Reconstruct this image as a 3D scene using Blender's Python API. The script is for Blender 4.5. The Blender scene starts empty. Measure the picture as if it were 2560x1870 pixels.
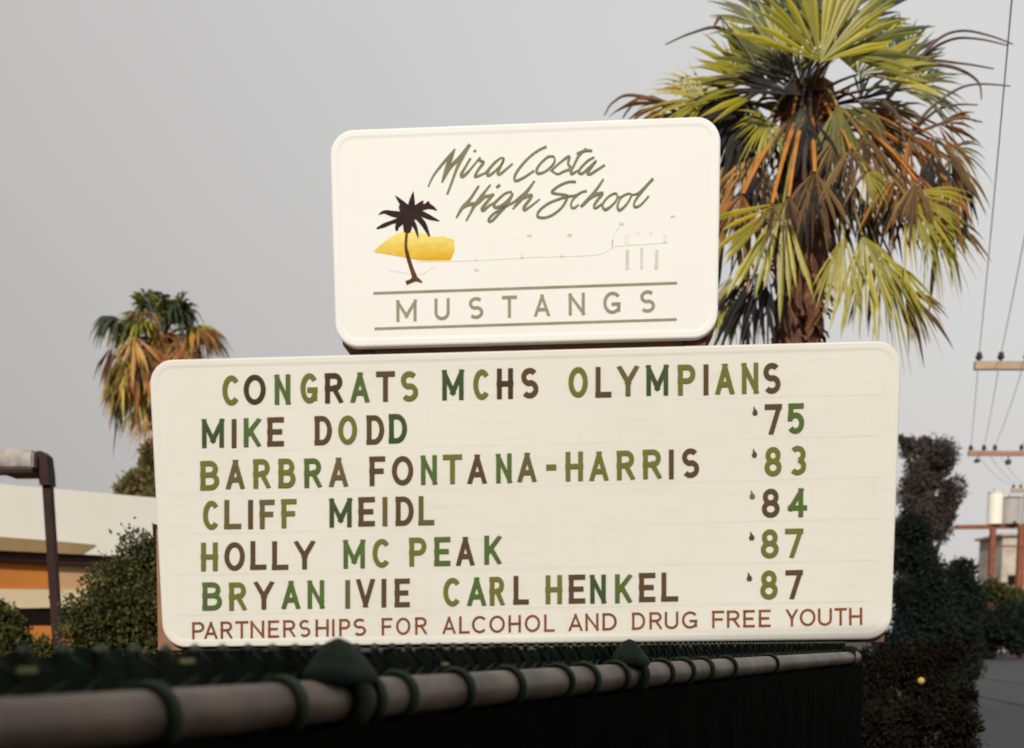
import bpy, bmesh, math, random
from mathutils import Vector, Matrix, Quaternion
random.seed(7)
S = bpy.context.scene
C = S.collection
V = Vector
# ------------------------------------------------------------------ camera
PITCH, ROLL, SHX, SHY = -0.13765, -0.01161, 0.01632, 0.4161
EYE = V((0, 0, 1.62)); FPX = 2560*40/36
_fw = V((0, math.cos(PITCH), math.sin(PITCH))); _up = V((0, -math.sin(PITCH), math.cos(PITCH))); _rt = V((1, 0, 0))
RT = math.cos(ROLL)*_rt + math.sin(ROLL)*_up
UP = -math.sin(ROLL)*_rt + math.cos(ROLL)*_up
FW = _fw
cd = bpy.data.cameras.new('camera'); cam = bpy.data.objects.new('camera', cd); C.objects.link(cam)
cd.lens = 40; cd.sensor_width = 36; cd.sensor_fit = 'HORIZONTAL'; cd.shift_x = SHX; cd.shift_y = SHY
cd.clip_start = 0.05; cd.clip_end = 3000
M = Matrix.Identity(4)
for i in range(3):
    M[i][0] = RT[i]; M[i][1] = UP[i]; M[i][2] = -FW[i]; M[i][3] = EYE[i]
cam.matrix_world = M
cd.dof.use_dof = True; cd.dof.focus_distance = 4.1; cd.dof.aperture_fstop = 3.1
S.camera = cam
# ------------------------------------------------------------------ light
SUN = V((-0.16, -0.86, 0.48)).normalized()
w = bpy.data.worlds.new('World'); S.world = w; w.use_nodes = True
nt = w.node_tree; nt.nodes.clear()
def wn(t): return nt.nodes.new(t)
sky = wn('ShaderNodeTexSky'); sky.sky_type = 'NISHITA'; sky.sun_disc = False
sky.sun_elevation = math.asin(SUN.z); sky.sun_rotation = math.atan2(SUN.x, SUN.y); sky.dust_density = 4; sky.air_density = 1.5
bg1 = wn('ShaderNodeBackground'); bg1.inputs[1].default_value = 0.05
nt.links.new(sky.outputs[0], bg1.inputs[0])
# hazy grey overcast veil: grey that varies softly with direction
tc = wn('ShaderNodeTexCoord'); sx = wn('ShaderNodeSeparateXYZ'); nt.links.new(tc.outputs['Generated'], sx.inputs[0])
def wmath(op, a, b):
    m = wn('ShaderNodeMath'); m.operation = op
    for i, q in enumerate((a, b)):
        if isinstance(q, (int, float)): m.inputs[i].default_value = q
        else: nt.links.new(q, m.inputs[i])
    return m.outputs[0]
val = wmath('ADD', wmath('MULTIPLY', sx.outputs[0], 0.50), wmath('MULTIPLY', sx.outputs[2], 0.42))
no = wn('ShaderNodeTexNoise'); no.inputs['Scale'].default_value = 1.6; no.inputs['Detail'].default_value = 3
nt.links.new(tc.outputs['Generated'], no.inputs['Vector'])
val = wmath('ADD', val, wmath('MULTIPLY', wmath('SUBTRACT', no.outputs['Fac'], 0.5), 0.22))
cr = wn('ShaderNodeValToRGB')
cr.color_ramp.elements[0].position = 0.0; cr.color_ramp.elements[0].color = (0.375, 0.359, 0.348, 1)
cr.color_ramp.elements[1].position = 0.55; cr.color_ramp.elements[1].color = (0.605, 0.595, 0.592, 1)
nt.links.new(wmath('ADD', val, 0.20), cr.inputs[0])
bg2 = wn('ShaderNodeBackground'); nt.links.new(cr.outputs[0], bg2.inputs[0]); bg2.inputs[1].default_value = 1.17
ad = wn('ShaderNodeMixShader'); ad.inputs[0].default_value = 0.88; out = wn('ShaderNodeOutputWorld')
nt.links.new(bg1.outputs[0], ad.inputs[1]); nt.links.new(bg2.outputs[0], ad.inputs[2]); nt.links.new(ad.outputs[0], out.inputs[0])
sd = bpy.data.lights.new('sun', 'SUN'); sd.energy = 3.3; sd.angle = math.radians(0.6); sd.color = (1.0, 0.935, 0.83)
so = bpy.data.objects.new('sun', sd); C.objects.link(so)
so.rotation_euler = SUN.to_track_quat('Z', 'Y').to_euler(); so.location = (-20, -20, 30)
S.view_settings.view_transform = 'Standard'; S.view_settings.look = 'None'; S.view_settings.exposure = 0.10; S.view_settings.gamma = 1
S.view_settings.use_curve_mapping = False

# ------------------------------------------------------------------ helpers
def ray(px, py):
    x = (px - 1280 + SHX*2560)/FPX; y = (935 + SHY*2560 - py)/FPX
    return (RT*x + UP*y + FW).normalized()
def at(px, py, y):
    d = ray(px, py); return EYE + d*(y/d.y)
def at_z(px, py, z):
    d = ray(px, py); return EYE + d*((z - EYE.z)/d.z)
def on_plane(px, py, P, N):
    d = ray(px, py); return EYE + d*((P - EYE).dot(N)/d.dot(N))
DS = 2560/2262.0
def atd(x, y, Y): return at(x*DS, y*DS, Y)

def mat(name, col, col2=None, rough=0.7, scale=8, bump=0.0, metal=0.0, detail=4, island=False, transl=0.0, coord='Object', spec=0.4):
    m = bpy.data.materials.new(name); m.use_nodes = True; t = m.node_tree; n = t.nodes; L = t.links
    b = n['Principled BSDF']; b.inputs['Roughness'].default_value = rough; b.inputs['Metallic'].default_value = metal
    b.inputs['Specular IOR Level'].default_value = spec
    if col2 is None: col2 = tuple(c*0.8 for c in col)
    r = n.new('ShaderNodeValToRGB'); r.color_ramp.elements[0].position = 0.3; r.color_ramp.elements[1].position = 0.7
    r.color_ramp.elements[0].color = (*col2, 1); r.color_ramp.elements[1].color = (*col, 1)
    c = n.new('ShaderNodeTexCoord'); x = n.new('ShaderNodeTexNoise'); x.inputs['Scale'].default_value = scale; x.inputs['Detail'].default_value = detail
    L.new(c.outputs[coord], x.inputs['Vector'])
    f = x.outputs['Fac']
    if island:
        g = n.new('ShaderNodeNewGeometry'); a = n.new('ShaderNodeMix'); a.data_type = 'FLOAT'
        a.inputs[0].default_value = 0.55
        L.new(x.outputs['Fac'], a.inputs[2]); L.new(g.outputs['Random Per Island'], a.inputs[3]); f = a.outputs[0]
    L.new(f, r.inputs[0]); L.new(r.outputs[0], b.inputs['Base Color'])
    if bump:
        bp = n.new('ShaderNodeBump'); bp.inputs['Strength'].default_value = bump; bp.inputs['Distance'].default_value = 0.02
        L.new(x.outputs['Fac'], bp.inputs['Height']); L.new(bp.outputs[0], b.inputs['Normal'])
    if transl:
        tr = n.new('ShaderNodeBsdfTranslucent'); L.new(r.outputs[0], tr.inputs[0]); mx = n.new('ShaderNodeMixShader'); mx.inputs[0].default_value = transl
        L.new(b.outputs[0], mx.inputs[1]); L.new(tr.outputs[0], mx.inputs[2]); L.new(mx.outputs[0], n['Material Output'].inputs[0])
    return m

def obj(name, bm, m, parent=None, smooth=False, recenter=True):
    me = bpy.data.meshes.new(name)
    if parent is not None:
        bmesh.ops.transform(bm, matrix=parent.matrix_basis.inverted(), verts=bm.verts) if parent.parent is None else \
        bmesh.ops.transform(bm, matrix=(parent.parent.matrix_basis @ parent.matrix_basis).inverted(), verts=bm.verts)
        o = bpy.data.objects.new(name, me); o.parent = parent
    else:
        o = bpy.data.objects.new(name, me)
        if recenter and len(bm.verts):
            xs = [v.co for v in bm.verts]
            c = V((sum(v.x for v in xs)/len(xs), sum(v.y for v in xs)/len(xs), min(v.z for v in xs)))
            bmesh.ops.translate(bm, verts=bm.verts, vec=-c); o.location = c
    bm.to_mesh(me); bm.free()
    if smooth:
        for p in me.polygons: p.use_smooth = True
    me.materials.append(m)
    C.objects.link(o)
    return o
def tag(o, label, cat, group=None):
    o['label'] = label; o['category'] = cat
    if group: o['group'] = group
    return o
def thing(name, loc, label, cat, group=None):
    o = bpy.data.objects.new(name, None); o.location = loc; o.empty_display_size = 0.1; C.objects.link(o)
    return tag(o, label, cat, group)
def struct(o):
    o['kind'] = 'structure'; return o
def B(): return bmesh.new()
def box(bm, c, s, rot=None, bev=0.0):
    old = set(bm.verts)
    vs = bmesh.ops.create_cube(bm, size=1.0)['verts']
    for v in vs: v.co = V((v.co.x*s[0], v.co.y*s[1], v.co.z*s[2]))
    if bev:
        es = list({e for v in vs for e in v.link_edges})
        bmesh.ops.bevel(bm, geom=es, offset=bev, segments=2, affect='EDGES')
        vs = [v for v in bm.verts if v not in old]
    for v in vs: v.co = (rot @ v.co if rot else v.co) + V(c)
def frame_of(d, ref=V((0, 0, 1))):
    d = d.normalized()
    if abs(d.dot(ref)) > 0.95: ref = V((1, 0, 0))
    a = d.cross(ref).normalized(); return a, d.cross(a).normalized()
def tube(bm, pts, rad, n=8, cap=True, flat=1.0):
    pts = [V(p) for p in pts]
    if not isinstance(rad, (list, tuple)): rad = [rad]*len(pts)
    rings = []; ref = V((0, 0, 1))
    for i, p in enumerate(pts):
        d = (pts[min(i+1, len(pts)-1)] - pts[max(i-1, 0)])
        a, b = frame_of(d, ref)
        rings.append([bm.verts.new(p + (a*math.cos(2*math.pi*k/n) + b*flat*math.sin(2*math.pi*k/n))*rad[i]) for k in range(n)])
    for r0, r1 in zip(rings, rings[1:]):
        for k in range(n):
            bm.faces.new((r0[k], r0[(k+1) % n], r1[(k+1) % n], r1[k]))
    if cap:
        bm.faces.new(list(reversed(rings[0]))); bm.faces.new(rings[-1])
def torus(bm, c, axis, R, r, stretch=1.0, n=28, m=8, a0=0.0, a1=2*math.pi):
    axis = axis.normalized(); a, b = frame_of(axis); full = abs(a1-a0-2*math.pi) < 1e-6
    cnt = n if full else n+1; rings = []
    for i in range(cnt):
        t = a0 + (a1-a0)*i/n; e = a*math.cos(t) + b*math.sin(t)
        rings.append([bm.verts.new(c + e*(R + r*math.cos(2*math.pi*k/m)) + axis*(r*stretch*math.sin(2*math.pi*k/m))) for k in range(m)])
    for i in range(cnt if full else n):
        r0, r1 = rings[i], rings[(i+1) % cnt]
        for k in range(m): bm.faces.new((r0[k], r0[(k+1) % m], r1[(k+1) % m], r1[k]))
def prism(bm, pts, n0, n1):
    """pts = world polygon; extruded from pts+n0 to pts+n1"""
    a = [bm.verts.new(p+n0) for p in pts]; b = [bm.verts.new(p+n1) for p in pts]
    bm.faces.new(b); bm.faces.new(list(reversed(a)))
    k = len(pts)
    for i in range(k): bm.faces.new((a[i], a[(i+1) % k], b[(i+1) % k], b[i]))
def bez(p0, p1, p2, n=10):
    return [p0*(1-t)**2 + p1*2*t*(1-t) + p2*t*t for t in [i/n for i in range(n+1)]]
def smooth_pts(pts, n=5):
    pts = [V(p) for p in pts]; o = []
    for i in range(len(pts)-1):
        p0 = pts[max(i-1, 0)]; p1 = pts[i]; p2 = pts[i+1]; p3 = pts[min(i+2, len(pts)-1)]
        for k in range(n):
            t = k/n
            o.append(0.5*((2*p1) + (p2-p0)*t + (2*p0-5*p1+4*p2-p3)*t*t + (3*p1-p0-3*p2+p3)*t**3))
    o.append(pts[-1]); return o

# ------------------------------------------------------------------ ground, road
m_soil = mat('dark_soil', (0.035, 0.028, 0.020), (0.018, 0.015, 0.010), 0.95, 1.2, 0.4)
m_asph = mat('asphalt', (0.036, 0.038, 0.042), (0.026, 0.028, 0.031), 0.9, 6, 0.15)
bm = B(); g = 1500
vs = [bm.verts.new(p) for p in ((-g, -g, 0), (g, -g, 0), (g, g, 0), (-g, g, 0))]; bm.faces.new(vs)
struct(obj('ground', bm, m_soil))
bm = B()
vs = [bm.verts.new((x, y, 0.004)) for x, y in ((6.6, 16), (3.0, 6.5), (9.0, 6.5), (16.0, 16), (60, 75), (90, 75), (34, 75), (27.5, 72))]
bm.clear()
vs = [bm.verts.new((x, y, 0.004)) for x, y in ((4.2, 9.0), (14.0, 9.0), (70, 90), (33.0, 90))]; bm.faces.new(vs)
struct(obj('road', bm, m_asph))
bm = B()
for i in range(1):
    a, b = V((16.5, 44, 0.008)), V((40, 46, 0.008))
    vs = [bm.verts.new(p) for p in (a, b, b+V((0, 0.5, 0)), a+V((0, 0.5, 0)))]; bm.faces.new(vs)
struct(obj('road_line', bm, mat('worn_paint', (0.10, 0.085, 0.085), (0.06, 0.055, 0.055), 0.9, 4)))

# ------------------------------------------------------------------ the sign
YAW = -0.05801
SU = V((math.cos(YAW), math.sin(YAW), 0)); SV = V((0, 0, 1)); SN = V((math.sin(YAW), -math.cos(YAW), 0))
SO = V((0.17073, 7.2515, 1.61074))
def uv(px, py):
    p = on_plane(px, py, SO, SN) - SO; return p.dot(SU), p.dot(SV)
def suv(u, v, n=0.0): return SO + SU*u + SV*v + SN*n
W2, H1 = 2.3, 1.77363
U0, U1, V0, V1 = -1.12252, 1.20616, 1.81555, 3.066
def plastic(name, base, grime, amount):
    """aged white sign plastic: broad yellowing, faint sideways streaks and small specks"""
    m = bpy.data.materials.new(name); m.use_nodes = True; t = m.node_tree; n = t.nodes; L = t.links
    b = n['Principled BSDF']; b.inputs['Roughness'].default_value = 0.55; b.inputs['Specular IOR Level'].default_value = 0.14
    c = n.new('ShaderNodeTexCoord')
    def noise(scale, mp, det=4):
        g = n.new('ShaderNodeMapping'); g.inputs['Scale'].default_value = mp; L.new(c.outputs['Object'], g.inputs[0])
        x = n.new('ShaderNodeTexNoise'); x.inputs['Scale'].default_value = scale; x.inputs['Detail'].default_value = det; L.new(g.outputs[0], x.inputs['Vector']); return x.outputs['Fac']
    def rng(f, lo, hi):
        r = n.new('ShaderNodeMapRange'); r.inputs[1].default_value = lo; r.inputs[2].default_value = hi; L.new(f, r.inputs[0]); return r.outputs[0]
    def add(p, q, k):
        x = n.new('ShaderNodeMath'); x.operation = 'MULTIPLY_ADD'; L.new(q, x.inputs[0]); x.inputs[1].default_value = k; L.new(p, x.inputs[2]); return x.outputs[0]
    broad = rng(noise(0.9, (1, 1, 1)), .35, .7); streak = rng(noise(3.0, (1, 1, 14), 6), .5, .75); drip = rng(noise(5.0, (6, 1, .5), 5), .55, .8); speck = rng(noise(70, (1, 1, 1), 2), .66, .74); grain = noise(160, (1, 1, 1), 2)
    z = n.new('ShaderNodeMath'); z.operation = 'MULTIPLY'; L.new(broad, z.inputs[0]); z.inputs[1].default_value = .45
    f = add(add(add(add(z.outputs[0], streak, .30), drip, .22), speck, .35), grain, .15)
    k = n.new('ShaderNodeMath'); k.operation = 'MULTIPLY'; k.use_clamp = True; L.new(f, k.inputs[0]); k.inputs[1].default_value = amount
    mx = n.new('ShaderNodeMix'); mx.data_type = 'RGBA'; L.new(k.outputs[0], mx.inputs[0]); mx.inputs[6].default_value = (*base, 1); mx.inputs[7].default_value = (*grime, 1)
    L.new(mx.outputs[2], b.inputs['Base Color'])
    bp = n.new('ShaderNodeBump'); bp.inputs['Strength'].default_value = .05; bp.inputs['Distance'].default_value = .02; L.new(broad, bp.inputs['Height']); L.new(bp.outputs[0], b.inputs['Normal'])
    return m
m_face_up = plastic('header_plastic', (0.79, 0.785, 0.762), (0.68, 0.655, 0.60), .40)
m_face_lo = plastic('message_plastic', (0.70, 0.685, 0.632), (0.52, 0.485, 0.405), .50)
m_brown = mat('brown_cabinet_paint', (0.30, 0.155, 0.075), (0.22, 0.11, 0.055), 0.6, 6, 0.05)
m_dkred = mat('dark_red_paint', (0.13, 0.035, 0.025), (0.08, 0.03, 0.02), 0.6, 10, 0.05)
sign = thing('school_sign', (SO.x, SO.y+0.15, 0), 'two-tier white school sign with rounded panels and a palm emblem on the upper one', 'sign')

def rrect(u0, u1, v0, v1, R, ins, k=10):
    u0 += ins; u1 -= ins; v0 += ins; v1 -= ins; R = max(R-ins, 0.01); o = []
    for cx, cy, a in ((u1-R, v1-R, 0), (u0+R, v1-R, 90), (u0+R, v0+R, 180), (u1-R, v0+R, 270)):
        for i in range(k+1):
            t = math.radians(a + 90*i/k); o.append((cx+R*math.cos(t), cy+R*math.sin(t)))
    return o
def panel(u0, u1, v0, v1, R):
    bm = B(); prev = None
    for ins, n in ((0.0, -0.05), (0.0, -0.012), (0.004, -0.004), (0.012, 0.0), (0.038, 0.0), (0.048, -0.0016), (0.056, -0.0026), (0.066, -0.0026)):
        ring = [bm.verts.new(suv(a, b, n)) for a, b in rrect(u0, u1, v0, v1, R, ins)]
        if prev:
            k = len(ring)
            for i in range(k): bm.faces.new((prev[i], prev[(i+1) % k], ring[(i+1) % k], ring[i]))
        else: first = ring
        prev = ring
    bm.faces.new(prev); bm.faces.new(list(reversed(first)))
    return bm
FN = -0.0026     # depth of the flat plastic inside the rim
head = obj('header_panel', panel(U0, U1, V0, V1, 0.145), m_face_up, sign)
mess = obj('message_panel', panel(-W2, W2, 0, H1, 0.15), m_face_lo, sign)
def cabinet(u0, u1, v0, v1, n0, n1):
    bm = B(); prism(bm, [suv(u0, v0), suv(u1, v0), suv(u1, v1), suv(u0, v1)], SN*n0, SN*n1); return bm
ul = uv(383, 1500)[0]
bm = B(); ql, qm = uv(387, 1603), uv(383, 1322)
prism(bm, [suv(ql[0], -0.016), suv(W2-.03, -0.016), suv(W2-.03, H1-.05), suv(-W2+.03, H1-.05), suv(-W2+.01, qm[1]+.01), suv(qm[0], qm[1])], SN*-.36, SN*-.053)
obj('message_cabinet', bm, m_brown, sign)
obj('header_cabinet', cabinet(U0+0.035, U1-0.02, V0+0.03, V1-0.05, -0.36, -0.053), m_brown, sign)
ua, ub = uv(905, 873)[0], uv(1755, 850)[0]
obj('spacer', cabinet(ua+0.06, ub-0.10, H1-0.048, V0+0.028, -0.32, -0.075), m_brown, sign)
for a, b in ((ua-0.01, ua+0.055), (ub-0.095, ub+0.03)):
    obj('bracket', cabinet(a, b, H1-0.048, V0+0.028, -0.30, -0.06), m_dkred, sign)
for u in (-1.5, 1.5):
    bm = B(); c = suv(u, 0, -0.2); box(bm, (c.x, c.y, (SO.z-0.018)/2), (0.2, 0.2, SO.z-0.018)); obj('post', bm, m_brown, sign)
# small bracket on the left edge of the cabinet
q = uv(378, 1318); obj('bracket', cabinet(q[0]-0.012, ul-0.002, q[1]-0.05, q[1]+0.03, -0.2, -0.06), m_brown, sign)

# ---- stroke lettering
def arc(cx, cy, rx, ry, a0, a1, n=14):
    return [(cx+rx*math.cos(math.radians(a0+(a1-a0)*i/n)), cy+ry*math.sin(math.radians(a0+(a1-a0)*i/n))) for i in range(n+1)]
G = {
 'A': [[(0, 0), (.5, 1)], [(1, 0), (.5, 1)], [(.2, .28), (.8, .28)]],
 'B': [[(0, 0), (0, 1)], [(0, 1), (.5, 1)]+arc(.5, .765, .40, .235, 80, -80)+[(.5, .53), (0, .53)], [(0, .53), (.55, .53)]+arc(.55, .265, .45, .265, 80, -80)+[(.55, 0), (0, 0)]],
 'C': [arc(.56, .5, .56, .5, 42, 318, 22)],
 'D': [[(0, 0), (0, 1)], [(0, 1), (.4, 1)]+arc(.4, .5, .6, .5, 85, -85)+[(.4, 0), (0, 0)]],
 'E': [[(0, 0), (0, 1)], [(0, 1), (1, 1)], [(0, .5), (.85, .5)], [(0, 0), (1, 0)]],
 'F': [[(0, 0), (0, 1)], [(0, 1), (1, 1)], [(0, .5), (.85, .5)]],
 'G': [arc(.54, .5, .54, .5, 40, 325, 22), [(.98, .40), (.98, .12)], [(.60, .43), (.98, .43)]],
 'H': [[(0, 0), (0, 1)], [(1, 0), (1, 1)], [(0, .5), (1, .5)]],
 'I': [[(.5, 0), (.5, 1)]],
 'K': [[(0, 0), (0, 1)], [(.08, .40), (1, 1)], [(.36, .56), (1, 0)]],
 'L': [[(0, 0), (0, 1)], [(0, 0), (1, 0)]],
 'M': [[(0, 0), (0, 1)], [(1, 0), (1, 1)], [(0, 1), (.5, .22)], [(1, 1), (.5, .22)]],
 'N': [[(0, 0), (0, 1)], [(1, 0), (1, 1)], [(0, 1), (1, 0)]],
 'O': [arc(.5, .5, .5, .5, 0, 360, 28)],
 'P': [[(0, 0), (0, 1)], [(0, 1), (.55, 1)]+arc(.55, .73, .45, .27, 85, -85)+[(.55, .46), (0, .46)]],
 'R': [[(0, 0), (0, 1)], [(0, 1), (.55, 1)]+arc(.55, .745, .43, .255, 85, -85)+[(.55, .49), (0, .49)], [(.52, .49), (1, 0)]],
 'S': [arc(.5, .745, .48, .255, 38, 262, 14) + arc(.5, .26, .5, .26, 82, -142, 14)],
 'T': [[(.5, 0), (.5, 1)], [(0, 1), (1, 1)]],
 'U': [[(0, 1), (0, .32)]+arc(.5, .32, .5, .32, 185, 355)+[(1, .32), (1, 1)]],
 'V': [[(0, 1), (.5, 0)], [(1, 1), (.5, 0)]],
 'Y': [[(0, 1), (.5, .45)], [(1, 1), (.5, .45)], [(.5, .48), (.5, 0)]],
 '-': [[(0, .5), (1, .5)]],
 "'": [[(.5, .02), (.5, .30), (.5, .62)], [(.45, .55), (.36, .80), (.30, 1.0)]],
 '3': [arc(.48, .75, .46, .25, 140, -80, 14), arc(.48, .26, .50, .26, 82, -142, 14)],
 '4': [[(.74, 0), (.74, 1)], [(.74, 1), (0, .28)], [(0, .28), (1, .28)]],
 '5': [[(.92, 1), (.14, 1)], [(.14, 1), (.06, .52)], [(.06, .54)]+arc(.48, .32, .5, .32, 125, -142, 16)],
 '7': [[(0, 1), (1, 1)], [(1, 1), (.36, 0)]],
 '8': [arc(.5, .755, .42, .245, 0, 360, 24), arc(.5, .26, .5, .26, 0, 360, 24)],
}
CURVED = set('CGS35')
def ribbon(pts, wid, ext0=0.0, ext1=0.0, ymin=None, ymax=None):
    """2-D polyline -> list of (left,right) pairs"""
    P = [V((p[0], p[1], 0)) for p in pts]
    closed = (P[0]-P[-1]).length < 1e-6 and len(P) > 3
    if not closed:
        P[0] = P[0] + (P[0]-P[1]).normalized()*ext0; P[-1] = P[-1] + (P[-1]-P[-2]).normalized()*ext1
    if not isinstance(wid, (list, tuple)): wid = [wid]*len(P)
    o = []
    n = len(P)
    for i in range(n):
        if closed: a = P[i]-P[(i-1) % (n-1)] if i else P[0]-P[n-2]; b = P[(i+1) % (n-1)]-P[i] if i < n-1 else P[1]-P[0]
        else: a = P[i]-P[i-1] if i else P[1]-P[0]; b = P[i+1]-P[i] if i < n-1 else P[i]-P[i-1]
        na = V((-a.y, a.x, 0)).normalized(); nb = V((-b.y, b.x, 0)).normalized()
        m = (na+nb)
        if m.length < 1e-4: m = na
        m.normalize(); k = 1/max(0.5, m.dot(na))
        l = P[i]+m*wid[i]*.5*k; r = P[i]-m*wid[i]*.5*k
        if ymin is not None:
            l.y = min(max(l.y, ymin), ymax); r.y = min(max(r.y, ymin), ymax)
        o.append((l, r))
    return o, closed
def emit(bm, pairs, n0, n1):
    A = []
    for l, r in pairs:
        A.append([bm.verts.new(suv(l.x, l.y, n1)), bm.verts.new(suv(r.x, r.y, n1)), bm.verts.new(suv(r.x, r.y, n0)), bm.verts.new(suv(l.x, l.y, n0))])
    for a, b in zip(A, A[1:]):
        for k in range(4): bm.faces.new((a[k], a[(k+1) % 4], b[(k+1) % 4], b[k]))
    bm.faces.new(A[0]); bm.faces.new(list(reversed(A[-1])))
def glyph(bm, ch, x0, x1, top, bot, sw, n0, n1):
    """photo-pixel box -> strokes on the sign plane. top/bot are functions of x"""
    xm = (x0+x1)/2
    ua, vb = uv(xm, bot(xm)); _, vt = uv(xm, top(xm)); ul_, _ = uv(x0, bot(x0)); ur_, _ = uv(x1, bot(x1))
    slope = (uv(x1, bot(x1))[1]-uv(x0, bot(x0))[1])/max(ur_-ul_, 1e-6)
    shear = (uv(xm, top(xm))[0]-ua)/(vt-vb)
    h = vt-vb; wv = sw*h; wu = ur_-ul_
    if ch in "-": wv = h
    for si, st in enumerate(G[ch]):
        k = 0.0003*si
        ww = wv if ch not in "I" else min(wv, wu)
        if ch == "'": ww = [wu*.55, wu*.95, wu*.5] if si == 0 else [wu*.42, wu*.25, wu*.12]
        half = wv/2
        if ch == 'I': pts = [(wu/2, half+p[1]*(h-2*half)) for p in st]
        elif ch == "'": pts = [(p[0]*wu, p[1]*h) for p in st]
        elif ch == '-': pts = [(0, h/2), (wu, h/2)]
        else: pts = [(half+p[0]*(wu-2*half), half+p[1]*(h-2*half)) for p in st]
        ext = 0 if (ch in CURVED and len(st) > 8) or ch in "'-" else half*1.15
        pr, cl = ribbon(pts, ww, ext, ext, 0, h)
        pr = [tuple(V((ul_ + p.x + shear*p.y, uv(x0, bot(x0))[1] + p.y + slope*p.x, 0)) for p in q) for q in pr]
        emit(bm, pr, n0, n1+k)
def line2(xa, ya, xb, yb): return lambda x: ya + (yb-ya)*(x-xa)/(xb-xa)
A2 = lambda x: 360+x/2.0653
A3 = lambda x: 1300+x/2.0646
YY = lambda y: 840+y/2.065
MC = {
 'brown': mat('letter_brown', (0.105, 0.066, 0.030), (0.0836, 0.0517, 0.0234), 0.7, 6, spec=.08),
 'dark brown': mat('letter_dark_brown', (0.070, 0.042, 0.020), (0.0563, 0.0343, 0.0162), 0.7, 6, spec=.08),
 'olive': mat('letter_olive', (0.165, 0.165, 0.040), (0.1238, 0.1265, 0.029), 0.7, 6, spec=.08),
 'olive brown': mat('letter_olive_brown', (0.14, 0.11, 0.045), (0.1098, 0.0907, 0.034), 0.7, 6, spec=.08),
 'green': mat('letter_green', (0.105, 0.158, 0.040), (0.060, 0.100, 0.030), 0.7, 6, spec=.08),
 'dark green': mat('letter_dark_green', (0.060, 0.098, 0.040), (0.036, 0.056, 0.022), 0.7, 6, spec=.08),
}
K = dict(b='brown', d='dark brown', o='olive', w='olive brown', g='green', G='dark green')
rows = [
 ('top', (450, 205, 1650, 180, 2), None, [
  ('C',405,490,'o',2),('O',515,628,'d',2),('N',675,755,'g',2),('G',808,895,'o',2),('R',935,1025,'d',2),('A',1068,1162,'g',2),('T',1200,1293,'b',2),('S',1325,1415,'o',2),
  ('M',1540,1650,'G',2),('C',1700,1782,'o',2),('H',1822,1905,'d',2),('S',5,95,'b',3),('O',250,350,'o',3),('L',390,470,'b',3),('Y',505,610,'w',3),('M',652,765,'G',3),('P',815,905,'o',3),('I',945,975,'b',3),('A',1010,1105,'o',3),('N',1145,1230,'o',3),('S',1255,1345,'b',3)]),
 ('second', None, None, [
  ('M',300,412,'G',2),('I',447,483,'b',2),('K',515,600,'g',2),('E',638,720,'b',2),('D',882,970,'b',2),('O',1003,1100,'o',2),('D',1150,1240,'b',2),('D',1265,1358,'G',2),
  ("'",1198,1228,'b',3),('7',1265,1350,'b',3),('5',1378,1468,'g',3)]),
 ('third', None, None, [
  ('B',292,388,'o',2),('A',425,518,'w',2),('R',565,650,'o',2),('B',695,782,'o',2),('R',828,915,'g',2),('A',957,1052,'w',2),('F',1165,1243,'b',2),('O',1280,1390,'b',2),('N',1430,1512,'g',2),('T',1545,1640,'o',2),('A',1672,1768,'b',2),('N',1818,1898,'g',2),('A',1930,2025,'w',2),
  ('-',135,187,'o',3),('H',235,325,'o',3),('A',360,455,'o',3),('R',500,590,'o',3),('R',635,728,'o',3),('I',765,797,'b',3),('S',835,925,'b',3),("'",1195,1225,'b',3),('8',1262,1350,'o',3),('3',1390,1478,'o',3)]),
 ('fourth', None, None, [
  ('C',305,385,'o',2),('L',415,500,'w',2),('I',533,567,'b',2),('F',598,672,'w',2),('F',710,785,'o',2),('M',958,1072,'G',2),('E',1108,1190,'b',2),('I',1228,1260,'w',2),('D',1300,1392,'b',2),('L',1418,1497,'w',2),
  ("'",1183,1215,'o',3),('8',1248,1340,'b',3),('4',1385,1480,'g',3)]),
 ('fifth', None, None, [
  ('H',295,380,'o',2),('O',415,520,'b',2),('L',550,630,'b',2),('L',662,743,'b',2),('Y',778,880,'b',2),('M',1030,1140,'g',2),('C',1180,1268,'o',2),('P',1370,1458,'o',2),('E',1500,1580,'g',2),('A',1613,1705,'b',2),('K',1757,1842,'g',2),
  ("'",1180,1212,'b',3),('8',1243,1335,'o',3),('7',1370,1460,'o',3)]),
 ('sixth', None, None, [
  ('B',303,402,'g',2),('R',440,527,'o',2),('Y',570,668,'b',2),('A',712,805,'g',2),('N',845,930,'g',2),('I',1035,1068,'w',2),('V',1097,1190,'b',2),('I',1222,1255,'b',2),('E',1295,1370,'b',2),('C',1545,1633,'o',2),('A',1670,1765,'g',2),('R',1785,1860,'o',2),('L',1908,1985,'b',2),
  ('H',132,217,'o',3),('E',252,335,'b',3),('N',362,443,'G',3),('K',490,575,'g',3),('E',615,697,'b',3),('L',730,815,'b',3),("'",1168,1200,'b',3),('8',1240,1330,'o',3),('7',1372,1458,'b',3)]),
]
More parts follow.
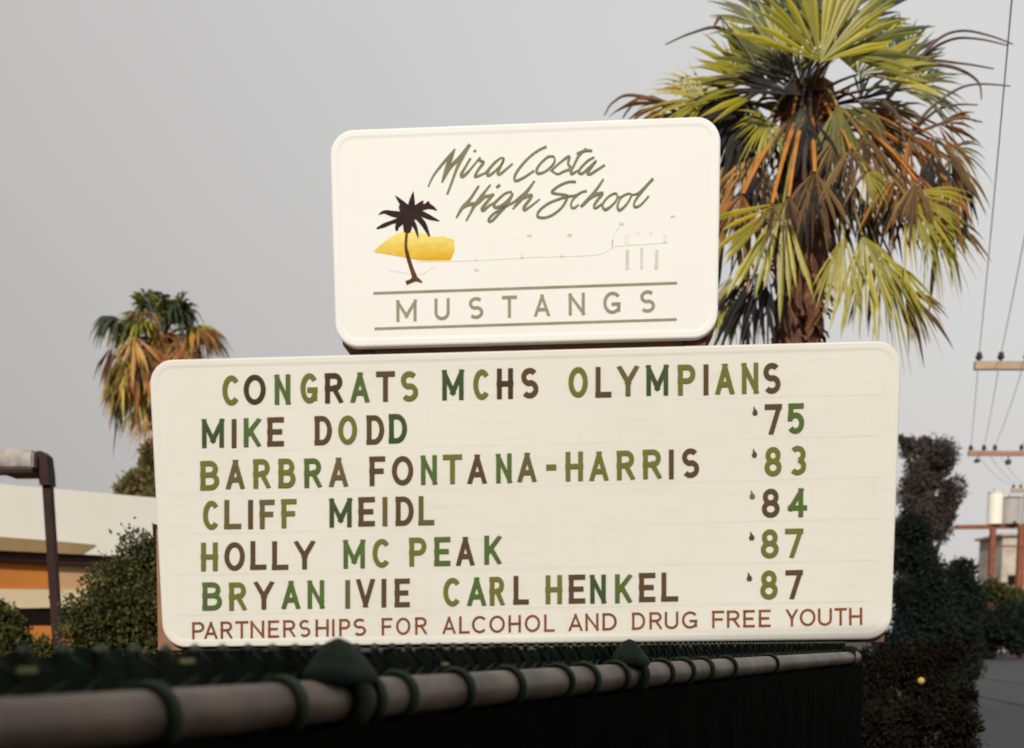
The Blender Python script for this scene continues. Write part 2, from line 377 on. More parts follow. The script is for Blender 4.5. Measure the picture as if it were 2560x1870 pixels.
# (xa, top_a, bot_a, xb, top_b, bot_b) in photo pixels
RY = [(A2(450), YY(204), YY(358), A3(1300), YY(136), YY(294)),
      (A2(350), YY(430), YY(578), A3(1420), YY(348), YY(504)),
      (A2(340), YY(644), YY(795), A3(1430), YY(568), YY(719)),
      (A2(340), YY(850), YY(1000), A3(1430), YY(783), YY(932)),
      (A2(340), YY(1066), YY(1213), A3(1410), YY(996), YY(1146)),
      (A2(350), YY(1273), YY(1418), A3(1410), YY(1208), YY(1358))]
ORD = 'first second third fourth fifth sixth seventh eighth ninth tenth eleventh twelfth thirteenth fourteenth fifteenth sixteenth seventeenth eighteenth nineteenth twentieth twenty-first twenty-second twenty-third'.split()
for (rname, _, _, letters), (xa, ta, ba, xb, tb, bb) in zip(rows, RY):
    top, bot = line2(xa, ta, xb, tb), line2(xa, ba, xb, bb)
    for i, (ch, x0, x1, k, reg) in enumerate(letters):
        f = A2 if reg == 2 else A3
        x0, x1 = f(x0), f(x1)
        bm = B()
        t_, b_ = top, bot
        if ch == '-': t_ = lambda x: top(x)+.415*(bot(x)-top(x)); b_ = lambda x: top(x)+.61*(bot(x)-top(x))
        if ch == "'": t_ = lambda x: top(x)+.06*(bot(x)-top(x)); b_ = lambda x: top(x)+.36*(bot(x)-top(x))
        jit = random.uniform(-1.2, 1.2)
        t2 = (lambda q, j: (lambda x: q(x)+j))(t_, jit); b2 = (lambda q, j: (lambda x: q(x)+j))(b_, jit)
        glyph(bm, ch, x0, x1, t2, b2, 0.172 if ch not in 'MN' else .16, FN+0.001, FN+0.006)
        nm = {'-': 'hyphen', "'": 'apostrophe'}.get(ch, 'number' if ch.isdigit() else 'letter')
        what = {'letter': f'capital letter {ch}', 'number': f'numeral {ch}'}.get(nm, nm+' mark')
        o = obj('sign_'+nm, bm, MC[K[k]])
        tag(o, f'{K[k]} {what}, {ORD[i]} character in the {rname} row of the lower sign', 'sign letter', 'changeable letters on the white sign')
# letter rails
m_rail = mat('clear_rail', (0.665, 0.645, 0.58), (0.62, 0.60, 0.53), 0.35, 5)
for (xa, ta, ba, xb, tb, bb) in RY:
    pa, pb = uv(440, line2(xa, ba, xb, bb)(440)+9), uv(2190, line2(xa, ba, xb, bb)(2190)+9)
    bm = B(); v = (pa[1]+pb[1])/2
    prism(bm, [suv(-W2+0.09, pa[1]-.006), suv(W2-0.09, pb[1]-.006), suv(W2-0.09, pb[1]+.004), suv(-W2+0.09, pa[1]+.004)], SN*(FN-0.001), SN*(FN+0.0004))
    obj('letter_track', bm, m_rail, mess)
# printed slogan
m_slogan = mat('slogan_print', (0.24, 0.085, 0.030), (0.155, 0.045, 0.016), 0.7, 12, spec=.08)
A5 = lambda x: 460+x/2.5705
A6 = lambda x: 1300+x/2.5705
Y5 = lambda y: 1500+y/2.5705
st, sb = line2(A5(60), Y5(142), A6(2200), Y5(48)), line2(A5(60), Y5(254), A6(2200), Y5(160))
bm = B()
for s, f in (("P 52 130 A 130 215 R 235 310 T 330 412 N 427 515 E 540 610 R 637 715 S 740 812 H 845 930 I 950 968 P 997 1068 S 1088 1170 F 1270 1338 O 1362 1455 R 1485 1560 A 1662 1745 L 1768 1835 C 1850 1942 O 1962 2062 H 2085 2165", A5),
             ("O 30 130 L 155 222 A 312 402 N 420 505 D 530 622 D 720 805 R 832 912 U 930 1018 G 1040 1140 F 1235 1312 R 1330 1412 E 1435 1508 E 1535 1610 Y 1710 1785 O 1798 1900 U 1915 2005 T 2022 2100 H 2115 2200", A6)):
    q = s.split()
    for i in range(0, len(q), 3):
        bm = B(); glyph(bm, q[i], f(float(q[i+1])), f(float(q[i+2])), st, sb, 0.145, FN+0.0005, FN+0.0022)
        obj('printed_letter', bm, m_slogan, mess)
# ---- header print
R1 = lambda x, y: (800+x/2.175, 270+y/2.175)
m_ink = mat('sage_ink', (0.235, 0.215, 0.125), (0.175, 0.165, 0.095), 0.7, 14, spec=.08)
m_ink2 = mat('taupe_ink', (0.33, 0.285, 0.19), (0.26, 0.23, 0.15), 0.7, 14, spec=.08)
bm = B()
q = "M 415 525 U 622 705 S 808 888 T 990 1070 A 1165 1250 N 1352 1440 G 1540 1635 S 1740 1822".split()
xA, xB = R1(470, 0)[0], R1(1780, 0)[0]
tt, tb_ = line2(xA, R1(0, 1042)[1], xB, R1(0, 990)[1]), line2(xA, R1(0, 1160)[1], xB, R1(0, 1112)[1])
for i in range(0, len(q), 3):
    bm = B(); glyph(bm, q[i], R1(float(q[i+1]), 0)[0], R1(float(q[i+2]), 0)[0], tt, tb_, 0.15, FN+0.0005, FN+0.0022)
    obj('printed_letter', bm, m_ink2, head)
def stroke_px(bm, pts, wpx, n1=FN+0.002, smooth=True, n0=FN+0.0005):
    """pen stroke through photo pixels; wpx = width(s) in photo pixels"""
    q = [V((*uv(x, y), 0)) for x, y in pts]
    k = 0.002475
    ws = [x*k for x in wpx] if isinstance(wpx, (list, tuple)) else [wpx*k]*len(q)
    if smooth and len(q) > 2:
        z = smooth_pts([V((p.x, p.y, w_)) for p, w_ in zip(q, ws)], 5); q = [V((p.x, p.y, 0)) for p in z]; ws = [max(p.z, .0005) for p in z]
    pr, _ = ribbon([(p.x, p.y) for p in q], ws)
    emit(bm, pr, n0, n1)
for (a, b) in (((290, 1007), (1942, 951)), ((296, 1200), (1940, 1149))):
    bm = B(); stroke_px(bm, [R1(*a), R1(*b)], 6.2); obj('rule_line', bm, m_ink2, head)
sa = lambda *p: [(1050+x/7.51, 350+y/7.51) for x, y in p]
sb_ = lambda *p: [(1270+x/5.655, 350+y/5.655) for x, y in p]
pen = [
 (sa((150,880),(270,640),(480,380),(660,165)), [4,6,8,5]), (sa((645,180),(570,350),(490,560),(410,800)), [6,12,11,4]), (sa((410,800),(560,520),(740,330),(940,80)), [4,10,10,9]), (sa((925,100),(780,340),(680,560),(600,780),(510,1020)), [8,11,8,7,6]),
 (sa((950,335),(830,540),(775,640),(800,685),(900,600),(1010,470),(1130,320)), [6,7,9,9,7,5,5]), (sa((1010,222),(1050,182)), [6,6]),
 (sa((1130,320),(1115,380),(1190,420),(1090,560),(1035,685),(1150,650),(1260,585),(1400,420),(1530,325)), [6,7,8,7,7,6,6,6,5]),
 (sa((1560,335),(1500,345),(1350,480),(1265,600),(1290,665),(1420,570),(1550,430),(1572,345),(1520,480),(1460,600),(1495,640),(1600,560),(1740,440)), [5,5,7,9,8,6,5,5,6,8,8,6,5]),
 (sa((1105,855),(930,1120),(800,1260),(680,1460)), [6,8,9,5]), (sa((1325,835),(1160,1040),(1030,1220),(940,1380),(865,1515)), [5,8,9,6,5]), (sa((770,1290),(900,1210),(1060,1190),(1200,1070),(1290,1050),(1390,1010)), [7,10,10,9,8,6]),
 (sa((1390,1010),(1240,1180),(1165,1290),(1200,1315),(1300,1230),(1400,1170)), [6,8,9,8,6,5]), (sa((1430,890),(1505,840)), [7,7]),
 (sa((1725,970),(1600,1000),(1450,1130),(1385,1210),(1430,1265),(1560,1210),(1700,1080),(1740,990)), [6,6,7,9,8,8,8,6]),
 (sa((1740,990),(1650,1180),(1480,1380),(1340,1520),(1285,1500),(1370,1390),(1550,1280),(1750,1170),(1900,1050),(2000,960),(2150,765)), [6,8,7,7,7,6,6,6,7,7,5]),
 (sa((2150,765),(2010,970),(1900,1110),(1740,1295)), [5,7,9,4]), (sa((1780,1240),(1900,1110),(2080,1035),(2060,1110),(1955,1250),(1965,1310),(2080,1240),(2250,1105)), [6,7,9,8,8,8,5,4]),
 (sb_((545,90),(420,150),(280,260),(150,410),(92,520),(112,575),(220,530),(370,430)), [6,6,6,7,7,7,6,5]),
 (sb_((640,230),(560,240),(450,340),(402,430),(430,470),(530,440),(640,340),(660,260),(630,222)), [5,6,6,7,7,6,6,5,5]),
 (sb_((600,440),(720,330),(860,230),(850,330),(885,400),(790,440),(700,480),(620,430)), [4,5,7,7,7,6,5,5]), (sb_((860,410),(905,445)), [7,7]),
 (sb_((1110,120),(1000,220),(930,360),(890,430),(905,475),(1000,420)), [6,7,6,7,7,4]), (sb_((970,190),(1090,150),(1190,150)), [5,7,6]),
 (sb_((1220,240),(1130,290),(1030,390),(1000,450),(1050,470),(1150,380),(1240,300),(1170,400),(1122,460),(1160,480),(1260,420),(1370,350)), [5,6,6,7,7,5,5,5,7,7,6,6]),
 (sb_((960,590),(860,590),(730,640),(620,730),(700,760),(830,780),(820,850),(760,950),(640,1050),(520,1095),(420,1080),(440,1000),(560,900),(700,840),(830,800),(950,780),(1050,730),(1115,720)), [6,6,6,7,6,6,7,6,6,6,7,6,6,6,7,5,5,6]),
 (sb_((1050,735),(990,770),(910,850),(890,930),(930,960),(1000,910)), [4,5,5,6,6,4]),
 (sb_((1350,550),(1240,710),(1130,840),(1030,940)), [5,7,9,7]), (sb_((1050,920),(1180,800),(1330,750),(1270,840),(1215,925),(1240,960),(1330,900)), [7,9,8,7,6,6,5]),
 (sb_((1510,750),(1430,790),(1350,880),(1340,950),(1390,980),(1500,890),(1545,810),(1530,755),(1490,760)), [5,5,5,6,7,5,5,5,4]), (sb_((1545,815),(1590,800),(1640,790)), [4,4,4]),
 (sb_((1720,750),(1620,790),(1560,880),(1550,960),(1590,985),(1680,900),(1740,790),(1730,752)), [5,5,5,7,7,5,5,4]),
 (sb_((1740,772),(1850,742),(2050,545)), [4,5,7]), (sb_((2050,540),(1880,740),(1790,870),(1790,940),(1870,920),(1990,790)), [6,6,5,6,5,4])]
bm = B()
for i, (p, w_) in enumerate(pen): stroke_px(bm, p, [x*0.86 for x in w_], FN+0.002+0.00012*i)
obj('script_lettering', bm, m_ink, head)
# sun blob behind the palm emblem
E3 = lambda *p: [(910+x/5.9, 450+y/5.9) for x, y in p]
m_sun = bpy.data.materials.new('sun_print'); m_sun.use_nodes = True
t = m_sun.node_tree; n = t.nodes; b = n['Principled BSDF']; b.inputs['Roughness'].default_value = 0.7; b.inputs['Specular IOR Level'].default_value = 0.08
c = n.new('ShaderNodeTexCoord'); s_ = n.new('ShaderNodeSeparateXYZ'); t.links.new(c.outputs['Generated'], s_.inputs[0])
nz = n.new('ShaderNodeTexNoise'); nz.inputs['Scale'].default_value = 7; t.links.new(c.outputs['Generated'], nz.inputs[0])
mt = n.new('ShaderNodeMath'); mt.operation = 'MULTIPLY_ADD'; mt.inputs[1].default_value = 0.7; t.links.new(s_.outputs[2], mt.inputs[0]); 
m2 = n.new('ShaderNodeMath'); m2.operation = 'MULTIPLY'; m2.inputs[1].default_value = 0.5; t.links.new(nz.outputs['Fac'], m2.inputs[0]); t.links.new(m2.outputs[0], mt.inputs[2])
r = n.new('ShaderNodeValToRGB'); r.color_ramp.elements[0].position = 0.25; r.color_ramp.elements[0].color = (0.64, 0.36, 0.0, 1)
r.color_ramp.elements[1].position = 0.85; r.color_ramp.elements[1].color = (0.80, 0.68, 0.20, 1)
t.links.new(mt.outputs[0], r.inputs[0]); t.links.new(r.outputs[0], b.inputs['Base Color'])
bm = B()
poly = [suv(*uv(x, y)) for x, y in E3((140,1050),(200,990),(300,905),(420,820),(520,770),(620,745),(760,760),(900,790),(1010,835),(1150,825),(1330,880),(1335,1050),(1270,1190),(1050,1190),(800,1180),(640,1150),(520,1125),(300,1085),(175,1070))]
prism(bm, poly, SN*(FN+0.0004), SN*(FN+0.0012)); obj('sun_emblem', bm, m_sun, head)
m_palmink = mat('palm_print', (0.045, 0.020, 0.016), (0.024, 0.014, 0.016), 0.7, 14, spec=.08)
bm = B()
fr = [([(690,480),(705,330),(727,165)], [110,90,8]), ([(640,430),(560,340),(465,235)], [110,75,16]), ([(600,520),(440,500),(300,470),(215,510)], [90,85,45,10]), ([(600,570),(430,615),(290,670),(185,716)], [95,52,55,18]),
 ([(740,450),(850,340),(872,330)], [110,55,40]), ([(780,430),(950,385),(1075,445)], [70,75,12]), ([(800,470),(960,545),(1110,602)], [80,66,10]), ([(770,530),(880,650),(965,830)], [75,75,26]), ([(690,600),(755,690),(800,850)], [90,58,16]),
 ([(570,590),(490,680),(485,745)], [90,60,36]), ([(640,560),(640,700),(630,775)], [120,125,80]), ([(560,500),(680,500),(800,500)], [110,190,110]), ([(530,370),(545,430),(600,470)], [30,50,60]),
 ([(900,360),(950,330),(965,345)], [15,30,10])]
for i, (p, w_) in enumerate(fr): stroke_px(bm, E3(*p), [x/5.9 for x in w_], FN+0.0022+0.0002*i)
obj('palm_emblem', bm, m_palmink, head)
bm = B()
stroke_px(bm, E3((630,780),(617,960),(640,1100),(690,1270),(735,1400),(760,1490)), [x/5.9 for x in (40,42,56,60,72,110)], FN+0.0019)
stroke_px(bm, E3((760,1450),(690,1490),(620,1520)), [x/5.9 for x in (80,55,62)], FN+0.0024)
stroke_px(bm, E3((750,1450),(810,1480),(855,1510)), [x/5.9 for x in (80,45,20)], FN+0.0027)
obj('palm_trunk_emblem', bm, mat('trunk_print', (0.13, 0.055, 0.012), (0.075, 0.035, 0.015), 0.7, 8, spec=.08), head)
# faint pier drawing
m_faint = mat('faded_ink', (0.56, 0.53, 0.48), (0.66, 0.63, 0.58), 0.7, 18, spec=.08)
m_faint2 = mat('very_faded_ink', (0.72, 0.70, 0.66), (0.76, 0.745, 0.71), 0.7, 18, spec=.08)
E4 = lambda *p: [(1150+x/3.9, 520+y/3.9) for x, y in p]
bm = B()
for p, w_ in (([(1632,402),(1630,600)], 8.5), ([(1772,388),(1770,590)], 7), ([(1920,405),(1912,595)], 8)):
    bm = B(); stroke_px(bm, E4(*p), w_, smooth=False); obj('pier_post_drawing', bm, m_faint, head)
for x, y, w_ in ((675,265,5), (1070,260,7), (2075,78,4), (1575,150,7), (160,600,5)):
    bm = B(); stroke_px(bm, E4((x-22,y),(x+22,y+4)), w_, smooth=False); obj('lamp_dot_drawing', bm, m_faint, head)
bm = B()
for p, w_ in (([(-400,520),(0,513),(300,502),(700,478),(1000,470),(1340,452),(1480,385)], 2.2), ([(605,425),(605,495)], 8), ([(150,470),(155,520)], 5), ([(990,440),(990,480)], 6),
              ([(1480,385),(1500,250),(1560,180)], 2.5), ([(1600,300),(1650,300)], 22), ([(1490,310),(1490,390)], 5), ([(1730,225),(1750,245)], 9), ([(1850,235),(1875,245)], 10), ([(2000,250),(2000,340)], 10), ([(1500,370),(2020,335)], 2.5), ([(-700,600),(-400,645),(-250,560)], 1.8)):
    stroke_px(bm, E4(*p), w_, FN+0.0014)
obj('shoreline_drawing', bm, m_faint2, head)

# ------------------------------------------------------------------ chain-link fence in front
RR = 0.033
FA, FB = at(100, 1815, 1.22), at(1811, 1671, 3.8)
FD = (FB-FA)
def fpos(px):
    """point on the rail axis seen at photo column px"""
    lo, hi = -0.8, 3.0
    for _ in range(50):
        t = (lo+hi)/2; P = FA+FD*t-EYE; x = 1280+FPX*P.dot(RT)/P.dot(FW)-SHX*2560
        if x < px: lo = t
        else: hi = t
    return t
t0, t1 = -0.40, fpos(2138)
F0, F1 = FA+FD*t0, FA+FD*t1
fd = (F1-F0).normalized(); fh = V((fd.x, fd.y, 0)).normalized(); fn = V((-fh.y, fh.x, 0))
if fn.y < 0: fn = -fn           # points to the far side
FL = (F1-F0).length
m_pipe = mat('weathered_pipe', (0.27, 0.205, 0.145), (0.085, 0.058, 0.040), 0.45, 7, 0.15, metal=0.0)
m_vinyl = mat('green_vinyl', (0.060, 0.088, 0.056), (0.030, 0.046, 0.030), 0.7, 20, spec=.15)
m_slat = mat('dark_privacy_slat', (0.032, 0.046, 0.030), (0.014, 0.021, 0.014), 0.9, 3, spec=.1)
m_cap = mat('dark_green_cap', (0.034, 0.050, 0.034), (0.018, 0.029, 0.020), 0.8, 30, .2, spec=.15)
fence = thing('chain_link_fence', ((F0+F1)/2).to_tuple()[:2]+(0,), 'dark green chain link fence with weathered round top rail, right in front of the sign', 'fence')
bm = B(); k = 60; tube(bm, [F0+fd*(FL*i/k) for i in range(k+1)], RR, 24); obj('top_rail', bm, m_pipe, fence, smooth=True)
def ring_at(px, R, r, st, tilt=0.0):
    p = FA+FD*fpos(px); ax = (fd + fn*tilt).normalized(); bm = B(); torus(bm, p, ax, R, r, st); return bm
for px in (379, 707, 911, 990, 1137, 1266, 1392, 1459, 1537, 1651, 1705, 1755, 1813, 1921):
    obj('wire_tie', ring_at(px, RR+0.005, 0.0062, 1.7, random.uniform(-.12, .12)), m_vinyl, fence, smooth=True)
def ftop(s):   # height of the mesh top above the rail axis, grows towards the left as seen
    return 0.073
# mesh
knf = []; bm = B(); pitch = 0.056; nc = int(FL/pitch); off = fn*(RR+0.014)
for i in range(nc):
    s0 = i*pitch
    base = F0 + fd*s0 + off
    topz = base.z + 0.074; pts = []
    j = 0; z = topz
    while z > 0.06:
        pts.append(V((0, 0, 0)) + (F0+fd*(s0+(pitch*0.98 if j % 2 else 0)) + off + fn*(0.004 if (i+j) % 2 else -0.004)) * 1)
        pts[-1].z = z; z -= 0.028 if z > topz-0.3 else 0.20; j += 1
    tube(bm, pts, 0.0038, 5, cap=False)
    nf0 = len(bm.faces); kp = F0+fd*s0+off; kp.z = topz+0.003      # knuckle
    tube(bm, [kp-fd*0.007, kp+V((0, 0, 0.006)), kp+fd*0.007], 0.0050, 6); knf.append((nf0, len(bm.faces)))
cm = obj('chain_mesh', bm, m_vinyl, fence); cm.data.materials.append(mat('knuckle_glint', (0.15, 0.18, 0.12), (0.03, 0.045, 0.03), .6, 12))  # paler green on the knuckles, a glint put into the colour
for a_, b_ in knf:
    for i_ in range(a_, b_): cm.data.polygons[i_].material_index = 1
bm = B(); off = fn*(RR+0.030)
rotf = Matrix((fd.to_tuple(), fn.to_tuple(), (0, 0, 1))).transposed() if False else Matrix.Rotation(math.atan2(fh.y, fh.x), 3, 'Z')
for i in range(nc):
    c = F0+fd*((i+.5)*pitch)+off; tz = c.z+0.078+random.uniform(-.006, .004); h = tz-0.06
    a = random.uniform(-.12, .12)
    box(bm, (c.x, c.y, 0.06+h/2), (0.053+random.uniform(-.004, .001), 0.006, h), rotf @ Matrix.Rotation(a, 3, 'Z'))
obj('privacy_slats', bm, m_slat, fence)
# added near-black sheet standing in for the shade under the rail, slightly wavy
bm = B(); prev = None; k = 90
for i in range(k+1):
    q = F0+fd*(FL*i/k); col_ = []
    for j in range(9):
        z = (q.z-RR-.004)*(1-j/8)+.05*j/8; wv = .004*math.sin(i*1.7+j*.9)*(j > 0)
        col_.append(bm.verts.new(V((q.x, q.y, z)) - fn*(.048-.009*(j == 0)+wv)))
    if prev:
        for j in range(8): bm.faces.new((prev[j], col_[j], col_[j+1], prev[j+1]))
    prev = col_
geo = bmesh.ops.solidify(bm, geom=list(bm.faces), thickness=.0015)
obj('under_rail_shade', bm, mat('under_rail_black', (0.0075, 0.0080, 0.0070), (0.0045, 0.0050, 0.0045), 0.95, 6, .1, spec=.05), fence)
m_lit_gap = mat('lit_gap_yellow', (0.38, 0.36, 0.10), (0.22, 0.24, 0.08), 0.5, 20)  # sunlit gaps between the slats, painted as yellow chips
for px, py in ((141, 1673), (532, 1651), (1160, 1658)):
    p = FA+FD*fpos(px)+fn*(RR+.006); p.z = on_plane(px, py, p, fn).z
    bm = B(); box(bm, p, (0.030, 0.004, 0.007), rotf, 0.0015); obj('lit_gap', bm, m_lit_gap, fence)
for px, last in ((850, False), (1573, False), (2122, True)):
    p = FA+FD*fpos(px)
    post = B(); tz = p.z - (RR+0.012); tube(post, [(p.x, p.y, 0), (p.x, p.y, tz)], 0.03, 16)
    po = obj('post', post, m_slat, fence, smooth=True)
    bm = B()
    if not last:
        torus(bm, p, fd, RR+0.012, 0.010, 2.0, 32, 10)
        # domed loop cap above the rail
        prev = None
        for r_, z_ in ((0.046, 0.026), (0.052, 0.034), (0.044, 0.050), (0.030, 0.070), (0.016, 0.088), (0.003, 0.095)):
            ring = [bm.verts.new(p + fh*(1.5*r_*math.cos(2*math.pi*q/20)) + fn*(r_*math.sin(2*math.pi*q/20)) + V((0, 0, z_))) for q in range(20)]
            if prev:
                for q in range(20): bm.faces.new((prev[q], prev[(q+1) % 20], ring[(q+1) % 20], ring[q]))
            prev = ring
        bm.faces.new(prev)
        tube(bm, [p-V((0, 0, RR+.034)), p-V((0, 0, RR+.006))], 0.033, 16)
    else:
        tube(bm, [p-V((0, 0, RR+.014)), p+V((0, 0, 0.055)), p+V((0, 0, 0.065))], [0.036, 0.036, 0.02], 16)
    obj('post_cap', bm, m_cap, po, smooth=True)

# ------------------------------------------------------------------ foliage tools
def leaf(bm, p, d, n, L, w_):
    s = d.cross(n).normalized()
    a = [p, p+d*L*.45+s*w_*.5, p+d*L, p+d*L*.45-s*w_*.5]
    bm.faces.new([bm.verts.new(x) for x in a])
def rdir(r): 
    while True:
        v = V((r.uniform(-1, 1), r.uniform(-1, 1), r.uniform(-1, 1)))
        if 0.05 < v.length < 1: return v.normalized()
def clump_foliage(bm, blobs, n, L, r, up=0.3):
    tot = sum(b[1][0]*b[1][2] for b in blobs)
    for c, rad in blobs:
        k = int(n*rad[0]*rad[2]/tot)
        for _ in range(k):
            d = rdir(r); q = r.random()**0.35 * (1+0.30*abs(r.gauss(0, 1))*(r.random() < .35))
            p = V(c)+V((d.x*rad[0], d.y*rad[1], d.z*rad[2]))*q
            dd = (d*0.6 + rdir(r) + V((0, 0, up))).normalized(); nn = rdir(r)
            if abs(dd.dot(nn)) > .95: continue
            l = L*r.uniform(.6, 1.4)
            leaf(bm, p, dd, nn, l, l*r.uniform(.35, .6))
def blobs_in(outline, Y, r, n, size, depth):
    """random leaf clumps filling a set of (px,py,rpx) circles at distance Y"""
    o = []
    for px, py, rp in outline:
        c = at(px, py, Y); R = rp/FPX*Y
        for _ in range(n):
            d = rdir(r); q = r.random()**.5*.75
            o.append((c+V((d.x*R*q, d.y*R*depth*q, d.z*R*q)), (R*size*r.uniform(.7, 1.3),)*3))
    return o
def tree_like(name, label, cat, circles, Y, nb, size, n, L, m, m_t, seed, base_px, group=None, trunkr=.12, part='crown', depth=1.0):
    r = random.Random(seed); b = at(base_px, 1700, Y); root = thing(name, (b.x, Y, 0), label, cat, group)
    bl = blobs_in(circles, Y, r, nb, size, depth); bm = B(); clump_foliage(bm, bl, n, L, r)
    zmin = 0.02
    for v in bm.verts:
        if v.co.z < zmin: v.co.z = zmin + abs(v.co.z)*0.1
    obj(part, bm, m, root)
    bm = B(); cz = sum(x[0].z for x in bl)/len(bl); cx = sum(x[0].x for x in bl)/len(bl)
    tp = V((cx, Y, cz)); b0 = V((b.x, Y, 0))
    tube(bm, bez(b0, V((b.x, Y, cz*.6)), tp), [trunkr*(1-.06*i) for i in range(11)], 8)
    for c, rad in r.sample(bl, min(8, len(bl))):
        s0 = b0.lerp(tp, r.uniform(.5, .95)); tube(bm, bez(s0, s0.lerp(c, .5)+V((0, 0, .1)), c), [trunkr*.4*(1-.07*i) for i in range(11)], 5)
    obj('trunk', bm, m_t, root)
    return root

# ------------------------------------------------------------------ fan palms
m_leafs = {
 'y': mat('frond_yellow_green', (0.44, 0.37, 0.022), (0.26, 0.235, 0.014), 0.45, 5, island=True, transl=.25, spec=.5),
 'g': mat('frond_green', (0.22, 0.215, 0.026), (0.095, 0.105, 0.018), 0.45, 5, island=True, transl=.25, spec=.5),
 'd': mat('frond_shaded_green', (0.050, 0.065, 0.028), (0.022, 0.032, 0.020), 0.5, 5, island=True, transl=.2),  # the frond green darkened, crown shade put into the colour
 'o': mat('frond_dead_orange', (0.40, 0.165, 0.038), (0.13, 0.052, 0.018), 0.8, 5, island=True, transl=.15),
 'b': mat('frond_dead_brown', (0.24, 0.145, 0.055), (0.070, 0.036, 0.020), 0.85, 5, island=True, transl=.12),
 't': mat('frond_dead_tan', (0.55, 0.33, 0.11), (0.36, 0.18, 0.05), 0.8, 5, island=True, transl=.12),
 'k': mat('frond_blackish', (0.028, 0.024, 0.022), (0.014, 0.013, 0.014), 0.8, 5, island=True),  # near-black frond tone
}
_po = mat('petiole_orange', (0.50, 0.21, 0.045), (0.30, 0.11, 0.028), 0.75, 3, .1, spec=.15)
_pg = mat('petiole_olive', (0.30, 0.24, 0.04), (0.15, 0.14, 0.03), 0.5, 6)
_pk = mat('petiole_dark', (0.05, 0.035, 0.025), (0.03, 0.022, 0.02), 0.7, 6)
m_pet = dict(y=_pg, g=_pg, d=_pk, o=_po, b=_po, t=_po, k=_pk)
m_trunk = mat('palm_bark', (0.25, 0.105, 0.050), (0.060, 0.026, 0.018), 0.9, 7, 0.6)
def fan(bm, hub, d, n, R, r, nseg=24, spread=1.75, droop=.25, fold=.35, split=.5, ragged=.12, cup=.15):
    d = d.normalized(); n = (n - d*n.dot(d)).normalized(); s = n.cross(d)
    for i in range(nseg):
        a = -spread + 2*spread*(i+.5)/nseg + r.gauss(0, .03+ragged*.2)
        L = R*(0.72+0.28*math.cos(a*.75))*(1+r.gauss(0, ragged*.7)-.12*(i % 2))
        dr = droop*r.uniform(.6, 1.5)
        di = d*math.cos(a)+s*math.sin(a); ss = (s*math.cos(a)-d*math.sin(a))
        prev = None; T = (0.02, .25, split, .72, .88, 1.0)
        for t in T:
            p = hub + di*L*t + n*cup*L*(abs(math.sin(a))*.8)*t + V((0, 0, -1))*dr*L*t**2.6
            wfull = 2*spread/nseg*L*t*1.05; ws = 2*spread/nseg*L*split*1.05
            w_ = wfull if t <= split else ws*max(.04, (1-(t-split)/(1-split))**.8)
            c = bm.verts.new(p + n*fold*w_*.5); l = bm.verts.new(p+ss*w_*.5); q = bm.verts.new(p-ss*w_*.5)
            if prev:
                bm.faces.new((prev[0], prev[1], l, c)); bm.faces.new((prev[2], prev[0], c, q))
            prev = (c, l, q)
def frond(root, start, ctrl, hub, d, n, R, r, kind, seglen=24, pr=.034, lab=None, **kw):
    bm = B(); pts = bez(start, ctrl, hub, 9)
    tube(bm, pts, [pr*(1-.055*i) for i in range(10)], 6, flat=.6)
    fan(bm, hub, d, n, R, r, seglen, **kw)
    npet = 9*6+2
    o = obj('frond', bm, m_leafs[kind], root)
    o.data.materials.append(m_pet[kind])
    for i_ in range(npet): o.data.polygons[i_].material_index = 1
    lb = {'o': 'dead orange-brown frond', 'b': 'dead brown frond', 't': 'dead tan frond', 'k': 'blackish frond', 'y': 'yellow-green fan frond'}.get(kind)
    if lb: o['label'] = lb
    return o
PY = 15.0
pal_top = atd(1785, 215, PY); pal_bot = atd(1762, 760, PY)
gx = pal_bot + (pal_bot-pal_top)*(pal_bot.z/(pal_top.z-pal_bot.z))
big = thing('fan_palm', (gx.x, PY, 0), 'big shaggy fan palm with orange dead fronds, rising behind the sign at right', 'palm tree', 'fan palms')
def axis(py):
    k = (py-215)/(760-215.0); return pal_top.lerp(pal_bot, k)
# trunk with ragged leaf bases
rnd = random.Random(11)
bm = B(); prev = None; N = 26
zs = [0.0+ (pal_top.z+.1)*i/70 for i in range(71)]
for i, z in enumerate(zs):
    c = gx.lerp(pal_top, z/pal_top.z); c.z = z
    R = 0.36 - .10*z/pal_top.z + (.05 if z > pal_top.z-2.2 else 0)
    ring = [bm.verts.new(c+V((math.cos(2*math.pi*k/N), math.sin(2*math.pi*k/N), 0))*R*(1+rnd.uniform(-.09, .09))) for k in range(N)]
    if prev:
        for k in range(N): bm.faces.new((prev[k], prev[(k+1) % N], ring[(k+1) % N], ring[k]))
    prev = ring
for i in range(190):
    a = rnd.uniform(0, 2*math.pi); z = rnd.uniform(pal_top.z-4.6, pal_top.z); c = gx.lerp(pal_top, z/pal_top.z)
    e = V((math.cos(a), math.sin(a), 0)); p = c+e*.28; p.z = z
    sgn = rnd.uniform(-1, .5); q = p + e*rnd.uniform(.08, .22)+V((0, 0, sgn*.28)); tube(bm, [p, p.lerp(q, .5)+e*.04, q], [.045, .04, .018], 5, flat=.4)
obj('trunk', bm, m_trunk, big)
X, Z, YC = V((1, 0, 0)), V((0, 0, 1)), V((0, -1, 0))
